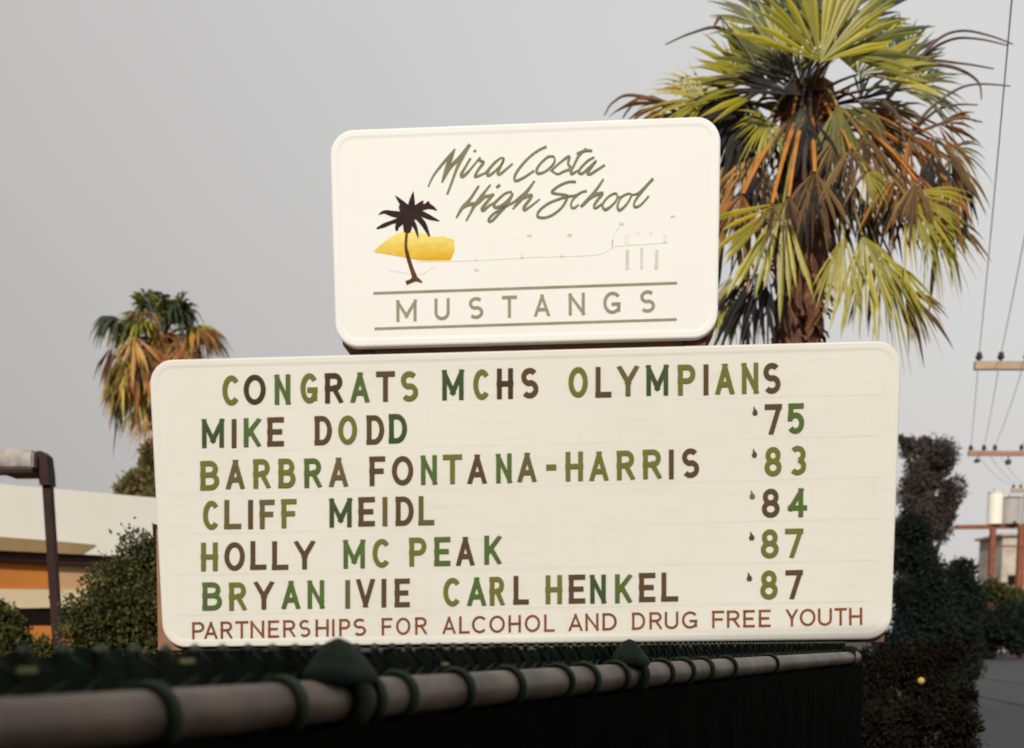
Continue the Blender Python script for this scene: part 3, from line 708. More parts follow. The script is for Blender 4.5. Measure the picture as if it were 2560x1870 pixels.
def put(hx, hy, ang, Rpx, kind, doff=0.0, back=0.0, face=1.0, sy=None, pr=.034, rk=1.0, **kw):
    Rpx *= rk
    """hub at displayed photo px; ang = direction in the picture; back = how much the blade leans away (+) or towards us (-)"""
    Y = PY+doff; hub = atd(hx, hy, Y); a = math.radians(ang)
    d = X*math.cos(a)+Z*math.sin(a)-YC*back
    n = YC*face + X*rnd.uniform(-.25, .25) + Z*rnd.uniform(-.1, .35)
    if abs(n.normalized().dot(d.normalized())) > .9: n = YC+X*.7
    st_ = axis(sy if sy is not None else min(max(hy+ (60 if ang < 180 else -150), 190), 420)) ; st_ = st_ + (hub-st_)*V((1, 1, 0)).length*0 
    e = V((hub.x-st_.x, hub.y-st_.y, 0)); e = e.normalized() if e.length > .05 else V((0, -1, 0))
    st_ = st_+e*.15
    ctrl = st_.lerp(hub, .45)+V((0, 0, .35 if ang > 180 else .05))
    return frond(big, st_, ctrl, hub, d, n, Rpx*DS/FPX*Y, rnd, kind, pr=pr, **kw)
LIV = dict(droop=.12, spread=1.35, rk=.95, split=.64)
put(1812, 138, 92, 215, 'y', -1.0, -.1, sy=215, **LIV)
put(1842, 120, 62, 200, 'g', -.8, 0, sy=205, **LIV)
put(1752, 165, 112, 205, 'g', -.7, .1, sy=215, **LIV)
put(1700, 195, 130, 185, 'y', -.6, 0, sy=225, **LIV)
put(1640, 185, 142, 150, 'y', -.2, 0, sy=235, droop=.2, spread=1.1)
put(1895, 165, 58, 170, 'y', -.5, .1, sy=215, **LIV)
put(1965, 190, 38, 150, 'g', -.2, .1, sy=230, droop=.2, spread=1.1)
put(1975, 150, 66, 130, 'd', .2, .2, sy=225, **LIV)
put(2015, 195, 18, 125, 'd', .1, .1, sy=240, droop=.35, spread=1.1)
put(1560, 222, 168, 135, 'y', -.3, 0, sy=245, droop=.3, spread=1.1)
put(1650, 245, 205, 150, 'k', .2, .2, sy=250, droop=.5, spread=1.4)
put(1640, 265, 235, 120, 'k', 0, .1, sy=255, droop=.5, spread=1.6)
put(1900, 225, 5, 140, 'd', .3, .2, sy=240, droop=.3, spread=1.5)
put(1950, 255, -20, 130, 'g', .1, .1, sy=250, droop=.45, spread=1.3)
put(1790, 85, 95, 190, 'd', .7, .3, sy=215, **LIV)
put(1860, 70, 72, 190, 'd', .7, .4, sy=215, **LIV)
put(1720, 70, 112, 180, 'g', .8, .4, sy=215, **LIV)
put(1770, 190, 100, 120, 'd', -.5, .1, sy=240, droop=.1, spread=1.2)
DEAD = dict(droop=.35, spread=.85, ragged=.35, split=.62, seglen=13, fold=.9, rk=.8)
put(1480, 232, 195, 120, 'o', 0, 0, sy=270, **DEAD)
put(1530, 245, 215, 130, 'b', .1, 0, sy=270, **DEAD)
put(1560, 240, 185, 150, 'o', .3, .1, sy=270, **DEAD)
put(1700, 262, 245, 95, 'y', -.5, -.2, sy=235, droop=.3, spread=1.4)
put(1640, 330, 262, 190, 't', -.2, -.1, sy=260, **DEAD)
put(1670, 345, 255, 110, 't', -.4, 0, sy=260, droop=.3, spread=.9, ragged=.2)
put(1730, 450, 238, 175, 'y', -.9, -.1, sy=290, pr=.03, droop=.15, spread=.95, split=.8)
put(1865, 520, 266, 135, 'y', -.8, -.1, sy=300, droop=.2, spread=.6, split=.75)
put(1905, 520, 284, 170, 'y', -.7, -.1, sy=300, droop=.25, spread=.75, split=.75)
put(1945, 565, 300, 175, 'y', -.5, 0, sy=310, droop=.3, spread=.6, split=.5)
put(2000, 640, 310, 120, 'b', -.3, 0, sy=310, **DEAD)
put(2000, 430, 322, 145, 'y', -.8, -.1, sy=300, droop=.25, spread=.9, split=.6)
put(2045, 470, 300, 140, 'y', -.45, 0, sy=290, droop=.4, spread=.6, split=.5)
put(2080, 480, 303, 120, 'b', 0, 0, sy=290, **DEAD)
put(2010, 300, 300, 115, 'o', -.5, 0, sy=270, **DEAD)
put(2060, 300, 290, 120, 'b', -.4, 0, sy=270, **DEAD)
put(2070, 275, 345, 100, 'o', -.1, 0, sy=270, **DEAD)
put(2100, 350, 275, 130, 'b', -.3, 0, sy=280, **DEAD)
put(2120, 370, 278, 110, 'b', -.1, 0, sy=280, **DEAD)
put(2100, 330, 330, 80, 'g', .2, 0, sy=280, droop=.4, spread=1.2, ragged=.3)
put(2090, 450, 280, 100, 'b', -.1, 0, sy=290, **DEAD)
put(1990, 375, 270, 130, 'o', -.7, 0, sy=250, pr=.06, **DEAD)
put(1940, 345, 275, 110, 'b', -.7, 0, sy=245, pr=.06, **DEAD)
put(2030, 390, 268, 110, 'o', -.6, 0, sy=270, **DEAD)
put(1960, 400, 275, 120, 'b', -.5, 0, sy=280, **DEAD)
put(1905, 300, 285, 110, 'b', -.7, 0, sy=265, **DEAD)
put(1880, 330, 270, 110, 'b', -.75, 0, sy=270, **DEAD)
put(1915, 380, 310, 60, 'y', -.8, 0, sy=285, droop=.3, spread=1.0)
put(1850, 300, 270, 110, 'b', -.6, 0, sy=245, **DEAD)
put(1705, 450, 268, 55, 'b', -1.25, 0, sy=250, pr=.042, **DEAD)
put(1742, 435, 272, 55, 'b', -1.2, 0, sy=255, pr=.038, **DEAD)
put(1690, 380, 262, 120, 'k', -.7, 0, sy=255, **DEAD)
put(1775, 400, 268, 120, 'k', -.8, 0, sy=262, pr=.045, **DEAD)
put(1800, 380, 270, 130, 'b', -.8, 0, sy=262, pr=.045, **DEAD)
put(1830, 400, 268, 120, 'k', -.75, 0, sy=265, **DEAD)
put(1790, 260, 268, 90, 'k', -.6, 0, sy=232, **DEAD)
put(1750, 255, 266, 90, 'b', -.5, 0, sy=232, **DEAD)
put(1770, 235, 270, 80, 'd', -.6, 0, sy=225, droop=.4, spread=.6)
put(1640, 215, 232, 130, 'k', -.4, 0, sy=240, droop=.4, spread=1.5)
put(1695, 590, 268, 150, 'k', -.5, 0, sy=380, droop=.3, spread=.6, ragged=.2)
put(1670, 600, 262, 150, 'k', -.4, 0, sy=390, **DEAD)
put(1612, 610, 262, 130, 'y', -.3, 0, sy=340, droop=.2, spread=.8)
put(1640, 630, 255, 110, 'b', 0, 0, sy=350, **DEAD)
put(1610, 430, 260, 170, 'o', -.2, 0, sy=300, **DEAD)
put(1860, 430, 275, 110, 'b', -.4, 0, sy=300, **DEAD)
put(1900, 440, 290, 130, 'd', -.2, 0, sy=300, **DEAD)
put(1940, 540, 280, 130, 'k', .2, 0, sy=310, **DEAD)
put(1600, 225, 215, 120, 'k', -.1, 0, sy=245, droop=.5, spread=1.3)
put(1670, 230, 235, 115, 'k', -.4, 0, sy=240, droop=.5, spread=1.3, split=.7)
put(1850, 235, 300, 100, 'g', -.6, 0, sy=240, droop=.5, spread=1.2, split=.7)
put(1910, 240, 320, 100, 'b', -.3, 0, sy=240, droop=.5, spread=1.2, split=.7)
put(1760, 210, 140, 130, 'k', -.8, 0, sy=235, droop=.1, spread=.8, split=.7)
put(1850, 400, 290, 110, 'k', -.6, 0, sy=270, **DEAD)
put(2120, 400, 285, 90, 'k', -.2, 0, sy=285, **DEAD)
put(2060, 340, 275, 90, 'k', -.5, 0, sy=275, **DEAD)
put(1970, 460, 270, 100, 'k', -.5, 0, sy=290, **DEAD)
put(1660, 400, 262, 110, 'k', -.5, 0, sy=280, **DEAD)
put(2025, 400, 265, 100, 'b', -.9, 0, sy=255, pr=.06, **DEAD)
put(2090, 400, 265, 120, 'o', -.5, 0, sy=260, pr=.06, **DEAD)
put(1640, 430, 262, 120, 'o', -.8, 0, sy=265, pr=.07, **DEAD)
for i in range(5):   # the far side of the crown
    a = rnd.uniform(200, 340); hx = 1775+math.cos(math.radians(a))*rnd.uniform(80, 260); hy = 330+rnd.uniform(-40, 170)
    put(hx, hy, a if hx > 1775 else a, rnd.uniform(110, 170), rnd.choice('bbkod'), rnd.uniform(.5, 1.1), .2, sy=290, **DEAD)
# long arching flower stalks
m_stalk = mat('dry_stalk', (0.16, 0.10, 0.065), (0.10, 0.065, 0.05), 0.8, 10)
for pts, dy in (([(1960,215),(2030,130),(2080,82),(2130,68),(2190,80),(2238,98)], 0), ([(1960,215),(2035,128),(2100,88),(2160,86),(2225,100)], .1), ([(1960,220),(2035,140),(2120,140),(2195,152)], -.2), ([(2040,140),(2110,150),(2160,180),(2168,220)], -.1),
                ([(1990,320),(2050,245),(2110,200),(2160,186),(2232,190)], -.3), ([(1990,320),(2060,250),(2110,232),(2160,232)], -.25), ([(1960,320),(2060,280),(2120,262),(2170,270)], -.3),
                ([(1690,215),(1660,130),(1590,35)], -.8), ([(1660,110),(1590,62),(1530,72),(1470,98)], -.7), ([(1590,35),(1575,62)], -.8), ([(1690,190),(1620,170),(1550,185)], -.7), ([(1520,240),(1400,210),(1355,225),(1335,255)], 0), ([(1500,250),(1420,215),(1390,240),(1375,262)], .1),
                ([(1930,250),(1950,290),(1965,380)], -.6), ([(1950,225),(1985,260),(2000,330)], -.5), ([(1900,240),(1870,270),(1850,310)], -.6)):
    bm = B(); q = smooth_pts([atd(x, y, PY+dy) for x, y in pts], 5); k = len(q)
    tube(bm, q, [.026*(1-.75*i/k) for i in range(k)], 5); obj('flower_stalk', bm, m_stalk, big)

# smaller, more distant palm on the left
QY = 32.0
c0 = atd(356, 752, QY); b0 = atd(336, 1100, QY); g0 = V((b0.x, QY, 0))
sm = thing('fan_palm', g0, 'smaller fan palm with drooping orange skirt, behind the left end of the sign', 'palm tree', 'fan palms')
rs = random.Random(5)
bm = B(); prev = None
for i in range(50):
    z = c0.z*i/49; c = g0.lerp(c0, i/49); R = .26
    ring = [bm.verts.new(c+V((math.cos(2*math.pi*k/14), math.sin(2*math.pi*k/14), 0))*R*(1+rs.uniform(-.12, .12))) for k in range(14)]
    if prev:
        for k in range(14): bm.faces.new((prev[k], prev[(k+1) % 14], ring[(k+1) % 14], ring[k]))
    prev = ring
obj('trunk', bm, m_trunk, sm)
for i in range(112):
    if i < 30: el = rs.uniform(20, 88); kind = rs.choice('ggdgyd'); ln = rs.uniform(.5, .85); R = rs.uniform(.75, 1.0)
    elif i < 50: el = rs.uniform(-20, 25); kind = rs.choice('gdgobb'); ln = rs.uniform(.75, 1.15); R = rs.uniform(.75, 1.0)
    else: el = rs.uniform(-65, -5); kind = rs.choice('oooobbkyt'); ln = rs.uniform(.6, 1.45); R = rs.uniform(.7, 1.0)
    az = rs.uniform(0, 2*math.pi); e = V((math.cos(az), math.sin(az), 0)); E_ = math.radians(el)
    hub = c0 + e*ln*math.cos(E_*.8)*1.0 + V((0, 0, ln*math.sin(E_)))
    dead = el < 8
    d = (e*.3+V((0, 0, -1))) if dead else (e*math.cos(E_)+V((0, 0, math.sin(E_))))
    n = e*.9+V((0, 0, .5)) if dead else (V((0, 0, 1))*math.cos(E_)-e*math.sin(E_)+V((0, -.4, 0)))
    frond(sm, c0+e*.1, c0.lerp(hub, .5)+V((0, 0, .3)), hub, d, n, R, rs, kind, 15, pr=.03, droop=.4 if dead else (.55 if el > 50 else .85), spread=1.0 if dead else 1.5, ragged=.35 if dead else .15, split=.65, fold=.8)
for hx, hy, R, kind in ((300, 850, .95, 'y'), (275, 840, .8, 'b'), (330, 850, .9, 'y'), (310, 900, .8, 't'), (325, 930, .7, 'o'), (345, 880, .9, 'b'), (335, 1000, .7, 'g'), (325, 1040, .6, 'b'), (350, 960, .8, 'o')):
    hub = atd(hx, hy, QY-.4); frond(sm, V((c0.x, QY, c0.z-.3)), c0.lerp(hub, .4)+V((-.1, -.1, .2)), hub, V((-.15, -.1, -1)), V((-.3, -1, .2)), R, rs, kind, 15, pr=.03, droop=.3, spread=1.1, ragged=.25, split=.45)

# ------------------------------------------------------------------ bushes and trees
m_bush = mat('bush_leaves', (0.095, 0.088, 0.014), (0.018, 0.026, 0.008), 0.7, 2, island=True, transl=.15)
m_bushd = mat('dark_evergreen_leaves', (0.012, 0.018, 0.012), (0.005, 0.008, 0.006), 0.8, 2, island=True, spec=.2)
m_grey = mat('brownish_tree_leaves', (0.085, 0.066, 0.054), (0.040, 0.032, 0.029), 0.8, 1.2, island=True, transl=.1)
m_brownl = mat('brown_shrub_leaves', (0.016, 0.011, 0.006), (0.004, 0.004, 0.003), 0.9, 2, island=True, spec=.08)
m_olive = mat('olive_tree_leaves', (0.16, 0.12, 0.035), (0.075, 0.06, 0.02), 0.8, 2, island=True, transl=.15)
m_bark = mat('dark_bark', (0.05, 0.035, 0.025), (0.03, 0.022, 0.016), 0.9, 8, 0.4)
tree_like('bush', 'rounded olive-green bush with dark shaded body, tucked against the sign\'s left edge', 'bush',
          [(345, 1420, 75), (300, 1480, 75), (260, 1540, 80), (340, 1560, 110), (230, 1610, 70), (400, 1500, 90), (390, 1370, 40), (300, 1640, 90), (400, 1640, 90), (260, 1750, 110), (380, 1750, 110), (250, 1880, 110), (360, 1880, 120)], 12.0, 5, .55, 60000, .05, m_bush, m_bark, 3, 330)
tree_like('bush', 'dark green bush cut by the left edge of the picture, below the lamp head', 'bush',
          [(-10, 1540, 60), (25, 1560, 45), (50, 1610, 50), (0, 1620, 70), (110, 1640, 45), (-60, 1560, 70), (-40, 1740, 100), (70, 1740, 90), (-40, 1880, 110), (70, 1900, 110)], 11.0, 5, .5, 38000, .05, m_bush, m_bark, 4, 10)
tree_like('bushy_tree', 'tan olive bushy tree peeking over the white roof, left of the sign', 'tree',
          [(365, 1190, 40), (345, 1235, 45), (375, 1140, 28), (400, 1230, 60), (320, 1240, 30)], 30.0, 6, .5, 9000, .16, m_olive, m_bark, 5, 380, trunkr=.2)
tree_like('tree', 'brownish grey loose-crowned tree standing beside the sign\'s right edge', 'tree',
          [(2330, 1150, 60), (2290, 1180, 45), (2345, 1240, 55), (2300, 1260, 45), (2275, 1120, 25), (2365, 1290, 30), (2260, 1100, 18), (2360, 1170, 35), (2350, 1320, 35), (2275, 1230, 50), (2265, 1300, 50), (2310, 1110, 30), (2320, 1200, 50), (2375, 1230, 30), (2330, 1300, 45), (2280, 1340, 50)], 34.0, 8, .40, 42000, .085, m_grey, m_bark, 6, 2320, trunkr=.25)
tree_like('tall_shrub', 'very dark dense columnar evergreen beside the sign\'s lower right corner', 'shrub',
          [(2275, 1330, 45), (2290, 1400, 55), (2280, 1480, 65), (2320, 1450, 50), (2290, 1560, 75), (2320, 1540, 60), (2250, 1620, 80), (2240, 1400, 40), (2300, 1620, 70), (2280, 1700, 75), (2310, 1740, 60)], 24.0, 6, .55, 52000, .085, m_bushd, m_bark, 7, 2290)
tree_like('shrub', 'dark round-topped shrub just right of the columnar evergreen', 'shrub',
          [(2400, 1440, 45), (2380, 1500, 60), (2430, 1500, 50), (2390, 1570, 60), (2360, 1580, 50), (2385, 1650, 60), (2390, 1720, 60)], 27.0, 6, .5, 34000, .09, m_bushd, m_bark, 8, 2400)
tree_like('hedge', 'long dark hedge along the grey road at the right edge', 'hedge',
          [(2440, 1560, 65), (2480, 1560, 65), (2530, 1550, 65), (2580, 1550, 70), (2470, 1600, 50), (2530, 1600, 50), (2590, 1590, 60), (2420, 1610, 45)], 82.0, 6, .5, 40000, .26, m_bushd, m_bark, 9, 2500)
tree_like('bush', 'olive-topped bush below the rusty steel frame', 'bush',
          [(2480, 1480, 30), (2510, 1490, 35), (2450, 1500, 30), (2545, 1500, 35)], 86.0, 5, .5, 9000, .26, m_bush, m_bark, 12, 2500)
tree_like('low_shrub', 'low dark brownish shrub at the end of the fence, below the sign corner', 'shrub',
          [(2200, 1680, 70), (2270, 1650, 55), (2330, 1640, 60), (2380, 1630, 45), (2230, 1760, 90), (2330, 1740, 80), (2250, 1870, 110), (2320, 1880, 110)], 11.5, 5, .5, 38000, .045, m_brownl, m_bark, 13, 2260)
tree_like('low_shrub', 'dark sprawling shrub in the bottom right, beside the road', 'shrub',
          [(2300, 1830, 90), (2380, 1800, 70), (2200, 1850, 90), (2400, 1880, 80), (2290, 1930, 100), (2420, 1740, 30)], 9.5, 5, .5, 26000, .045, m_brownl, m_bark, 14, 2320)

# ------------------------------------------------------------------ building at the left
m_white = mat('white_fascia_paint', (0.82, 0.785, 0.70), (0.78, 0.74, 0.65), 0.7, 1.2, 0.03)
m_tan = mat('tan_strip', (0.34, 0.235, 0.105), (0.28, 0.19, 0.085), 0.8, 2, 0.03)  # tan strip along the lower fascia, tapered at its right end
m_shade_brown = mat('dark_shade_brown', (0.062, 0.024, 0.018), (0.042, 0.017, 0.014), 0.7, 2, 0.05)  # overhang shade painted as an even dark brown
m_orange = mat('orange_wall', (0.60, 0.21, 0.035), (0.50, 0.165, 0.028), 0.85, 1.5, 0.05)
m_pale = mat('pale_orange_wall', (0.60, 0.36, 0.19), (0.52, 0.30, 0.15), 0.85, 1.5, 0.05)
m_cream = mat('cream_spandrel', (0.70, 0.58, 0.38), (0.62, 0.50, 0.32), 0.8, 1.5, 0.03)
m_dark = mat('dark_window_glass', (0.012, 0.007, 0.005), (0.006, 0.005, 0.004), 0.6, 2, spec=.1)
ZT = 4.6
P0, P1 = at_z(0, 1209.5, ZT), at_z(386, 1244, ZT)
bd = (P1-P0); bd.z = 0; bd.normalize(); bn = V((bd.y, -bd.x, 0))
if bn.y > 0: bn = -bn
bld = thing('flat_roofed_building', (P0.x, P0.y, 0), 'low flat-roofed building with deep white fascia and orange walls, at the left edge', 'building')
def bp(px, py, setback=0.0): return on_plane(px, py, P0-bn*setback, bn)
def slab(name, m, px, setback, thick, parent=bld):
    bm = B(); prism(bm, [bp(x, y, setback) for x, y in px], bn*(-thick), bn*0.0); bmesh.ops.recalc_face_normals(bm, faces=bm.faces); return obj(name, bm, m, parent)
Lb, Rb = P0-bd*9, P1+bd*4
zb = bp(150, 1383).z; zt2 = ZT
bm = B()
prism(bm, [V((Lb.x, Lb.y, zb)), V((Rb.x, Rb.y, zb)), V((Rb.x, Rb.y, zt2)), V((Lb.x, Lb.y, zt2))], -bn*0.25, bn*0)
bmesh.ops.recalc_face_normals(bm, faces=bm.faces); obj('roof_fascia', bm, m_white, bld)
bm = B(); q = [Lb-bn*.255, Rb-bn*.255, Rb-bn*9, Lb-bn*9]
for p in q: p.z = zb+.05
prism(bm, q, V((0, 0, 0)), V((0, 0, zt2-zb-.15))); bmesh.ops.recalc_face_normals(bm, faces=bm.faces); obj('roof', bm, m_white, bld)
tq = [bp(-300, 1330, -.004), bp(0, 1342, -.004), bp(120, 1351, -.004), bp(238, 1362, -.004), bp(200, 1385, -.004), bp(-300, 1345, -.004)]
tq[4].z = tq[5].z = zb-.003
bm = B(); prism(bm, tq, bn*0, bn*.02)
bmesh.ops.recalc_face_normals(bm, faces=bm.faces); obj('fascia_strip', bm, m_tan, bld)
SB = 0.30
def band(name, m, x0, yt0, yb0, x1, yt1, yb1, sb, thick=.12):
    a = bp(x0, yt0, sb); b_ = bp(x0, yb0, sb); c = bp(x1, yt1, sb); d_ = bp(x1, yb1, sb)
    slabz = [(a, b_), (c, d_)]
    bm = B(); prism(bm, [b_, d_, c, a], bn*(-thick), bn*0); bmesh.ops.recalc_face_normals(bm, faces=bm.faces); return obj(name, bm, m, bld)
band('beam', m_shade_brown, -400, 1340, 1378, 480, 1380, 1425, .13, .15)  # dark strip painted where the overhang shades the wall top
band('wall', m_orange, -400, 1330, 1480, 124, 1380, 1472, SB)
band('wall', m_pale, 124.3, 1380, 1490, 480, 1400, 1480, SB)['label'] = 'pale orange wall panel right of the lamp post'
band('spandrel', m_cream, -400, 1468, 1530, 480, 1478, 1512, SB-.03)
band('window', m_dark, -400, 1522, 1574, 480, 1512, 1564, SB+.02)
band('wall', m_orange, -400, 1568, 1800, 480, 1562, 1800, SB)

# ------------------------------------------------------------------ lamp at the left
m_lamp = mat('dark_brown_metal', (0.040, 0.016, 0.012), (0.024, 0.011, 0.009), 0.6, 4, spec=.15)
m_lamptop = mat('weathered_lamp_housing', (0.42, 0.38, 0.35), (0.14, 0.115, 0.11), 0.35, 5, 0.1, metal=.3)
LY = 14.0
tp, bt = at(119, 1150, LY), at(141, 1600, LY)
lamp = thing('street_lamp', (bt.x, LY, 0), 'brown box-headed street lamp standing in front of the white roof at left', 'street lamp')
bm = B(); box(bm, ((tp.x+bt.x)/2, LY, tp.z/2), (.105, .105, tp.z+.02), None, .008); obj('pole', bm, m_lamp, lamp)
a = at(106, 1136, LY); b_ = at(128, 1200, LY)
bm = B(); prism(bm, [at(x, y, LY) for x, y in ((100,1131),(112,1131),(124,1142),(130,1190),(131,1215),(108,1215),(104,1190))], V((0, -.11, 0)), V((0, .11, 0))); bmesh.ops.recalc_face_normals(bm, faces=bm.faces); obj('bracket', bm, m_lamp, lamp)
bm = B(); hy0, hy1 = LY-.24, LY+.24
def lamp_box(pts, m, name, y0, y1, bev):
    bm = B(); prism(bm, [at(x, y, LY) for x, y in pts], V((0, y0, 0)), V((0, y1, 0))); bmesh.ops.recalc_face_normals(bm, faces=bm.faces)
    if bev: bmesh.ops.bevel(bm, geom=list(bm.edges), offset=bev, segments=3, affect='EDGES')
    return obj(name, bm, m, lamp)
lamp_box([(-62,1178),(-60,1140),(-52,1131),(96,1131),(102,1136),(102,1178)], m_lamptop, 'housing', -.24, .24, .02)
lamp_box([(-66,1178.6),(102.5,1178.6),(102.5,1189),(20,1190),(2,1181),(-66,1180.5)], m_lamp, 'lens_frame', -.26, .26, 0)

# ------------------------------------------------------------------ utility poles, wires, steel frame, far house
m_wood = mat('weathered_wood', (0.44, 0.34, 0.25), (0.36, 0.26, 0.18), 0.85, 6, 0.1)
m_wood2 = mat('reddish_wood', (0.37, 0.22, 0.145), (0.29, 0.165, 0.105), 0.85, 6, 0.1)
m_ins = mat('dark_insulator', (0.055, 0.035, 0.032), (0.035, 0.025, 0.022), 0.3, 5)
m_wire = mat('grey_wire', (0.52, 0.52, 0.53), (0.45, 0.45, 0.46), 0.6, 5)
m_pole = mat('pole_wood', (0.14, 0.09, 0.06), (0.09, 0.06, 0.04), 0.9, 5, .2)
def utility(px0, py, Y, thick, m, label, ins, dist=1.2, drops=()):
    e = at(px0, py, Y); L = 2*dist
    pt = thing('utility_pole', (e.x+dist, Y, 0), label, 'utility pole', 'utility poles along the road')
    bm = B(); tube(bm, [(e.x+dist, Y+.16, 0), (e.x+dist, Y+.16, e.z+.9)], [.16, .11], 12); obj('pole', bm, m_pole, pt, smooth=True)
    bm = B(); box(bm, (e.x+L/2, Y, e.z), (L, .11, thick), Matrix.Rotation(.012, 3, 'Y'), .006); obj('crossarm', bm, m, pt)
    out = []
    for dx in ins:
        p = V((e.x+dx, Y, e.z+thick/2)); bm = B()
        tube(bm, [p, p+V((0, 0, .06)), p+V((0, 0, .07)), p+V((0, 0, .13)), p+V((0, 0, .14)), p+V((0, 0, .20))], [.03, .03, .065, .075, .05, .055], 10)
        obj('insulator', bm, m_ins, pt); out.append(p+V((0, 0, .2)))
    for s in (-1, 1):
        bm = B(); tube(bm, [(e.x+dist+s*.75, Y-.02, e.z-thick/2), (e.x+dist+s*.1, Y+.06, e.z-.55)], .025, 6); obj('brace', bm, m, pt)
    for dx, dz in drops:
        bm = B(); p = V((e.x+dx, Y, e.z-thick/2)); tube(bm, [p, p+V((0, 0, dz*.4)), p+V((0, 0, dz*.45)), p+V((0, 0, dz))], [.02, .02, .09, .09], 10); obj('hanging_insulator', bm, m_ins, pt)
    return out
i1 = utility(2436, 917, 25.0, .17, m_wood, 'nearest utility pole, its pale wooden crossarm entering from the right edge', (.09, .55, 1.1, 2.2), 1.9)
i2 = utility(2420, 1136, 37.5, .15, m_wood2, 'second utility pole with reddish crossarm and hanging insulators, beyond the nearest', (.08, .5, .85, 1.7), 2.6, drops=((.3, -.18), (1.3, -.25)))
i3 = utility(2528, 1228, 56.0, .2, m_wood, 'farthest utility pole, a short bit of crossarm above the steel frame', (.1, .45, .8, 1.6), 2.6)
for k in range(4):
    pts = []
    a0_ = i1[k]+(i1[k]-i2[k])*1.55+V((0, 0, .2))
    for p, q, sag in ((i3[k], i2[k], .45), (i2[k], i1[k], .25), (i1[k], a0_, .5)):
        for j in range(16):
            t_ = j/16; v = p.lerp(q, t_); v.z -= sag*4*t_*(1-t_)*.6; pts.append(v)
    pts.append(a0_); bm = B(); tube(bm, pts, .007, 6)
    tag(obj('power_line', bm, m_wire), ('leftmost power line, strung from the arm tips of the utility poles', 'second power line from the crossarm tips, just inside the leftmost one', 'third power line from the crossarm tips of the utility poles', 'rightmost power line on the utility poles, nearest the pole tops')[k], 'power line', 'overhead power lines')
m_rust = mat('rusty_steel', (0.27, 0.085, 0.045), (0.16, 0.05, 0.03), 0.8, 4, .15)
FY = 92.0
fr0 = at(2478, 1460, FY); frm = thing('steel_frame', (fr0.x, FY, 0), 'rusty red-brown steel frame of posts and beam at the right edge, behind the hedge', 'frame')
za = at(2480, 1317, FY).z; xa_, xb_ = at(2388, 1317, FY).x, at(2640, 1317, FY).x
bm = B(); box(bm, ((xa_+xb_)/2, FY, za), (xb_-xa_, .32, .32)); obj('beam', bm, m_rust, frm)
for px, wd in ((2480, .2), (2553, .28), (2632, .2)):
    x = at(px, 1380, FY).x; bm = B(); box(bm, (x, FY+.02, (za-.163)/2), (wd*2, .36, za-.163)); obj('post', bm, m_rust, frm)
bm = B(); x = at(2500, 1366, FY).x; z = at(2500, 1366, FY).z; box(bm, (x+.8, FY-.2, z), (2.0, .1, .14)); obj('crossbar', bm, m_rust, frm)
m_tank = mat('white_tank_paint', (0.80, 0.77, 0.68), (0.74, 0.71, 0.62), 0.5, 3)
m_tankg = mat('grey_tank_paint', (0.40, 0.37, 0.35), (0.34, 0.31, 0.30), 0.5, 3)
for px, top_, m, wpx, lab in ((2486, 1232, m_tank, 36, 'white transformer tank on the rusty steel frame, left of the grey one'), (2526, 1246, m_tankg, 42, 'grey transformer tank with a dark lid on the rusty steel frame'), (2575, 1240, m_tank, 40, "white transformer tank cut by the picture's right edge, on the steel frame")):
    p = at(px, 1310, FY); zt = at(px, top_, FY).z; R = wpx/2/FPX*FY; z0 = za+.163
    tk = thing('transformer', (p.x, FY, z0), lab, 'transformer', 'transformers on the steel frame')
    bm = B(); tube(bm, [(p.x, FY, z0), (p.x, FY, z0+.03), (p.x, FY, zt-.05), (p.x, FY, zt)], [R*.9, R, R, R*.85], 20); obj('tank', bm, m, tk, smooth=False)
    bm = B(); tube(bm, [(p.x, FY, zt+.003), (p.x, FY, zt+.06), (p.x, FY, zt+.09)], [R*1.06, R*1.06, R*.7], 20); obj('lid', bm, m_ins if m is m_tankg else m, tk)
    bm = B(); tube(bm, [(p.x-R*.4, FY-R*.3, zt+.07), (p.x-R*.4, FY-R*.3, zt+.3)], [.05, .03], 8); obj('bushing', bm, m_ins, tk)
    if m is m_tankg:
        bm = B(); tube(bm, [(p.x, FY-R-.1, z0+.08), (p.x, FY-R+.02, z0+.1)], [.11, .11], 10); obj('valve', bm, m_ins, tk)
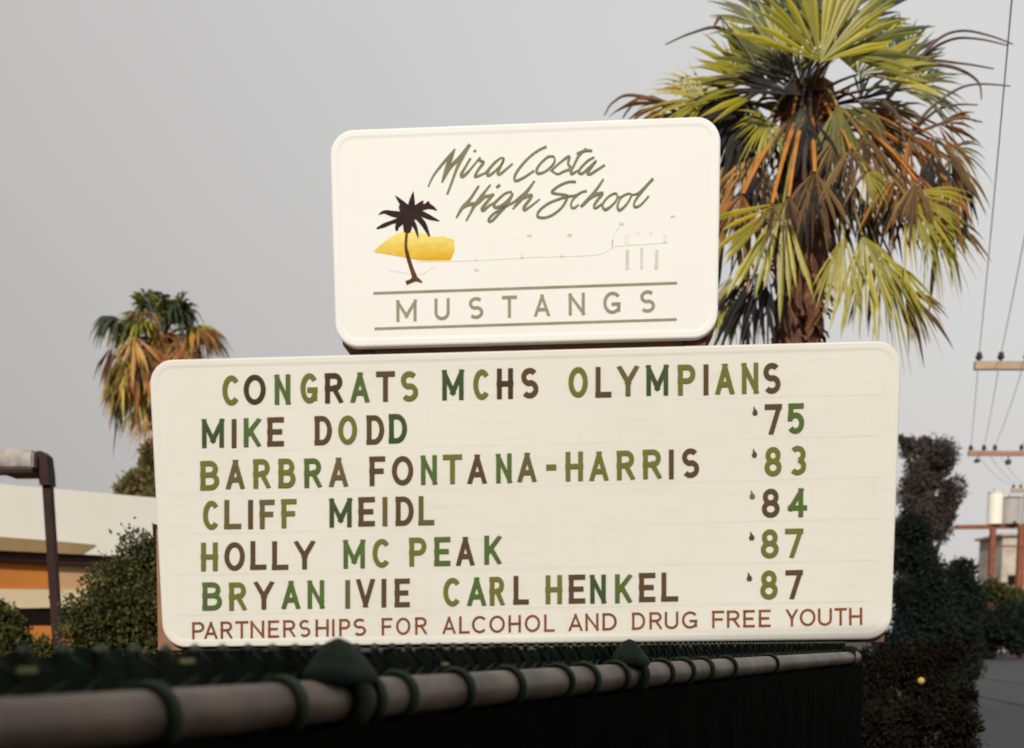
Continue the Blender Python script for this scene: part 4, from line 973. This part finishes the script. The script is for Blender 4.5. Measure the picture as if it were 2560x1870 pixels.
# distant pale house under the frame
HY = 125.0
m_stucco = mat('cream_stucco', (0.50, 0.45, 0.38), (0.34, 0.29, 0.24), 0.9, .8, .05)
h0 = at(2515, 1450, HY); hs = thing('house', (h0.x+4, HY+3, 0), 'distant cream house seen under the steel frame at the right edge', 'house')
zr = at(2540, 1340, HY).z; x0 = at(2505, 1400, HY).x
bm = B(); box(bm, (x0+5, HY+3, zr/2), (10, 6, zr)); obj('wall', bm, m_stucco, hs)
bm = B(); pr_ = [V((x0-.4, HY-.4, zr+.003)), V((x0+10.4, HY-.4, zr+.003)), V((x0+10.4, HY+6.4, zr+.003)), V((x0-.4, HY+6.4, zr+.003))]; prism(bm, pr_, V((0, 0, 0)), V((0, 0, .25))); obj('roof', bm, m_wood, hs)
for xx in (1.1, 3.0, 5.2):
    bm = B(); box(bm, (x0+xx, HY-.02, zr*.62), (.9, .06, 1.2)); wf = obj('window', bm, m_wood2, hs)
    bm = B(); box(bm, (x0+xx, HY-.06, zr*.62), (.75, .03, 1.05)); obj('pane', bm, m_dark, wf)
# amber reflector on a stake in the shrubs
RY_ = 11.15; p = at(2303, 1702, RY_)
rf = thing('reflector_stake', (p.x, RY_, 0), 'round amber reflector on a thin dark stake among the shrubs at lower right', 'reflector')
bm = B(); tube(bm, [(p.x, RY_+.3, 0), (p.x, RY_+.3, p.z), (p.x, RY_+.02, p.z)], .003, 8); obj('stake', bm, m_slat, rf)
bm = B(); tube(bm, [(p.x, RY_+.02, p.z), (p.x, RY_, p.z), (p.x, RY_-.015, p.z), (p.x, RY_-.03, p.z)], [.032, .034, .030, .014], 18); obj('lens', bm, mat('amber_lens', (0.55, 0.36, 0.10), (0.42, 0.26, 0.07), 0.5, 5), rf)

# ------------------------------------------------------------------ unseen block added behind the camera so its shadow lies over the fence
gy = -6.0; kz = SUN.z/-SUN.y
HG = 1.63 + kz*(6.85-gy)
caster = thing('shade_caster', (-10, gy-6, 0), 'unseen plain block added behind the camera to shade the near fence', 'building')
bm = B(); box(bm, (-10, gy-6, HG/2-.15), (60, 12, HG-.3)); obj('wall', bm, mat('caster_dark', (0.07, 0.05, 0.035), (0.05, 0.035, 0.025), .9, 3, .1), caster)
bm = B(); box(bm, (-10, gy-6.0, HG-.147), (60.6, 12.6, .29)); obj('roof', bm, m_shade_brown, caster)
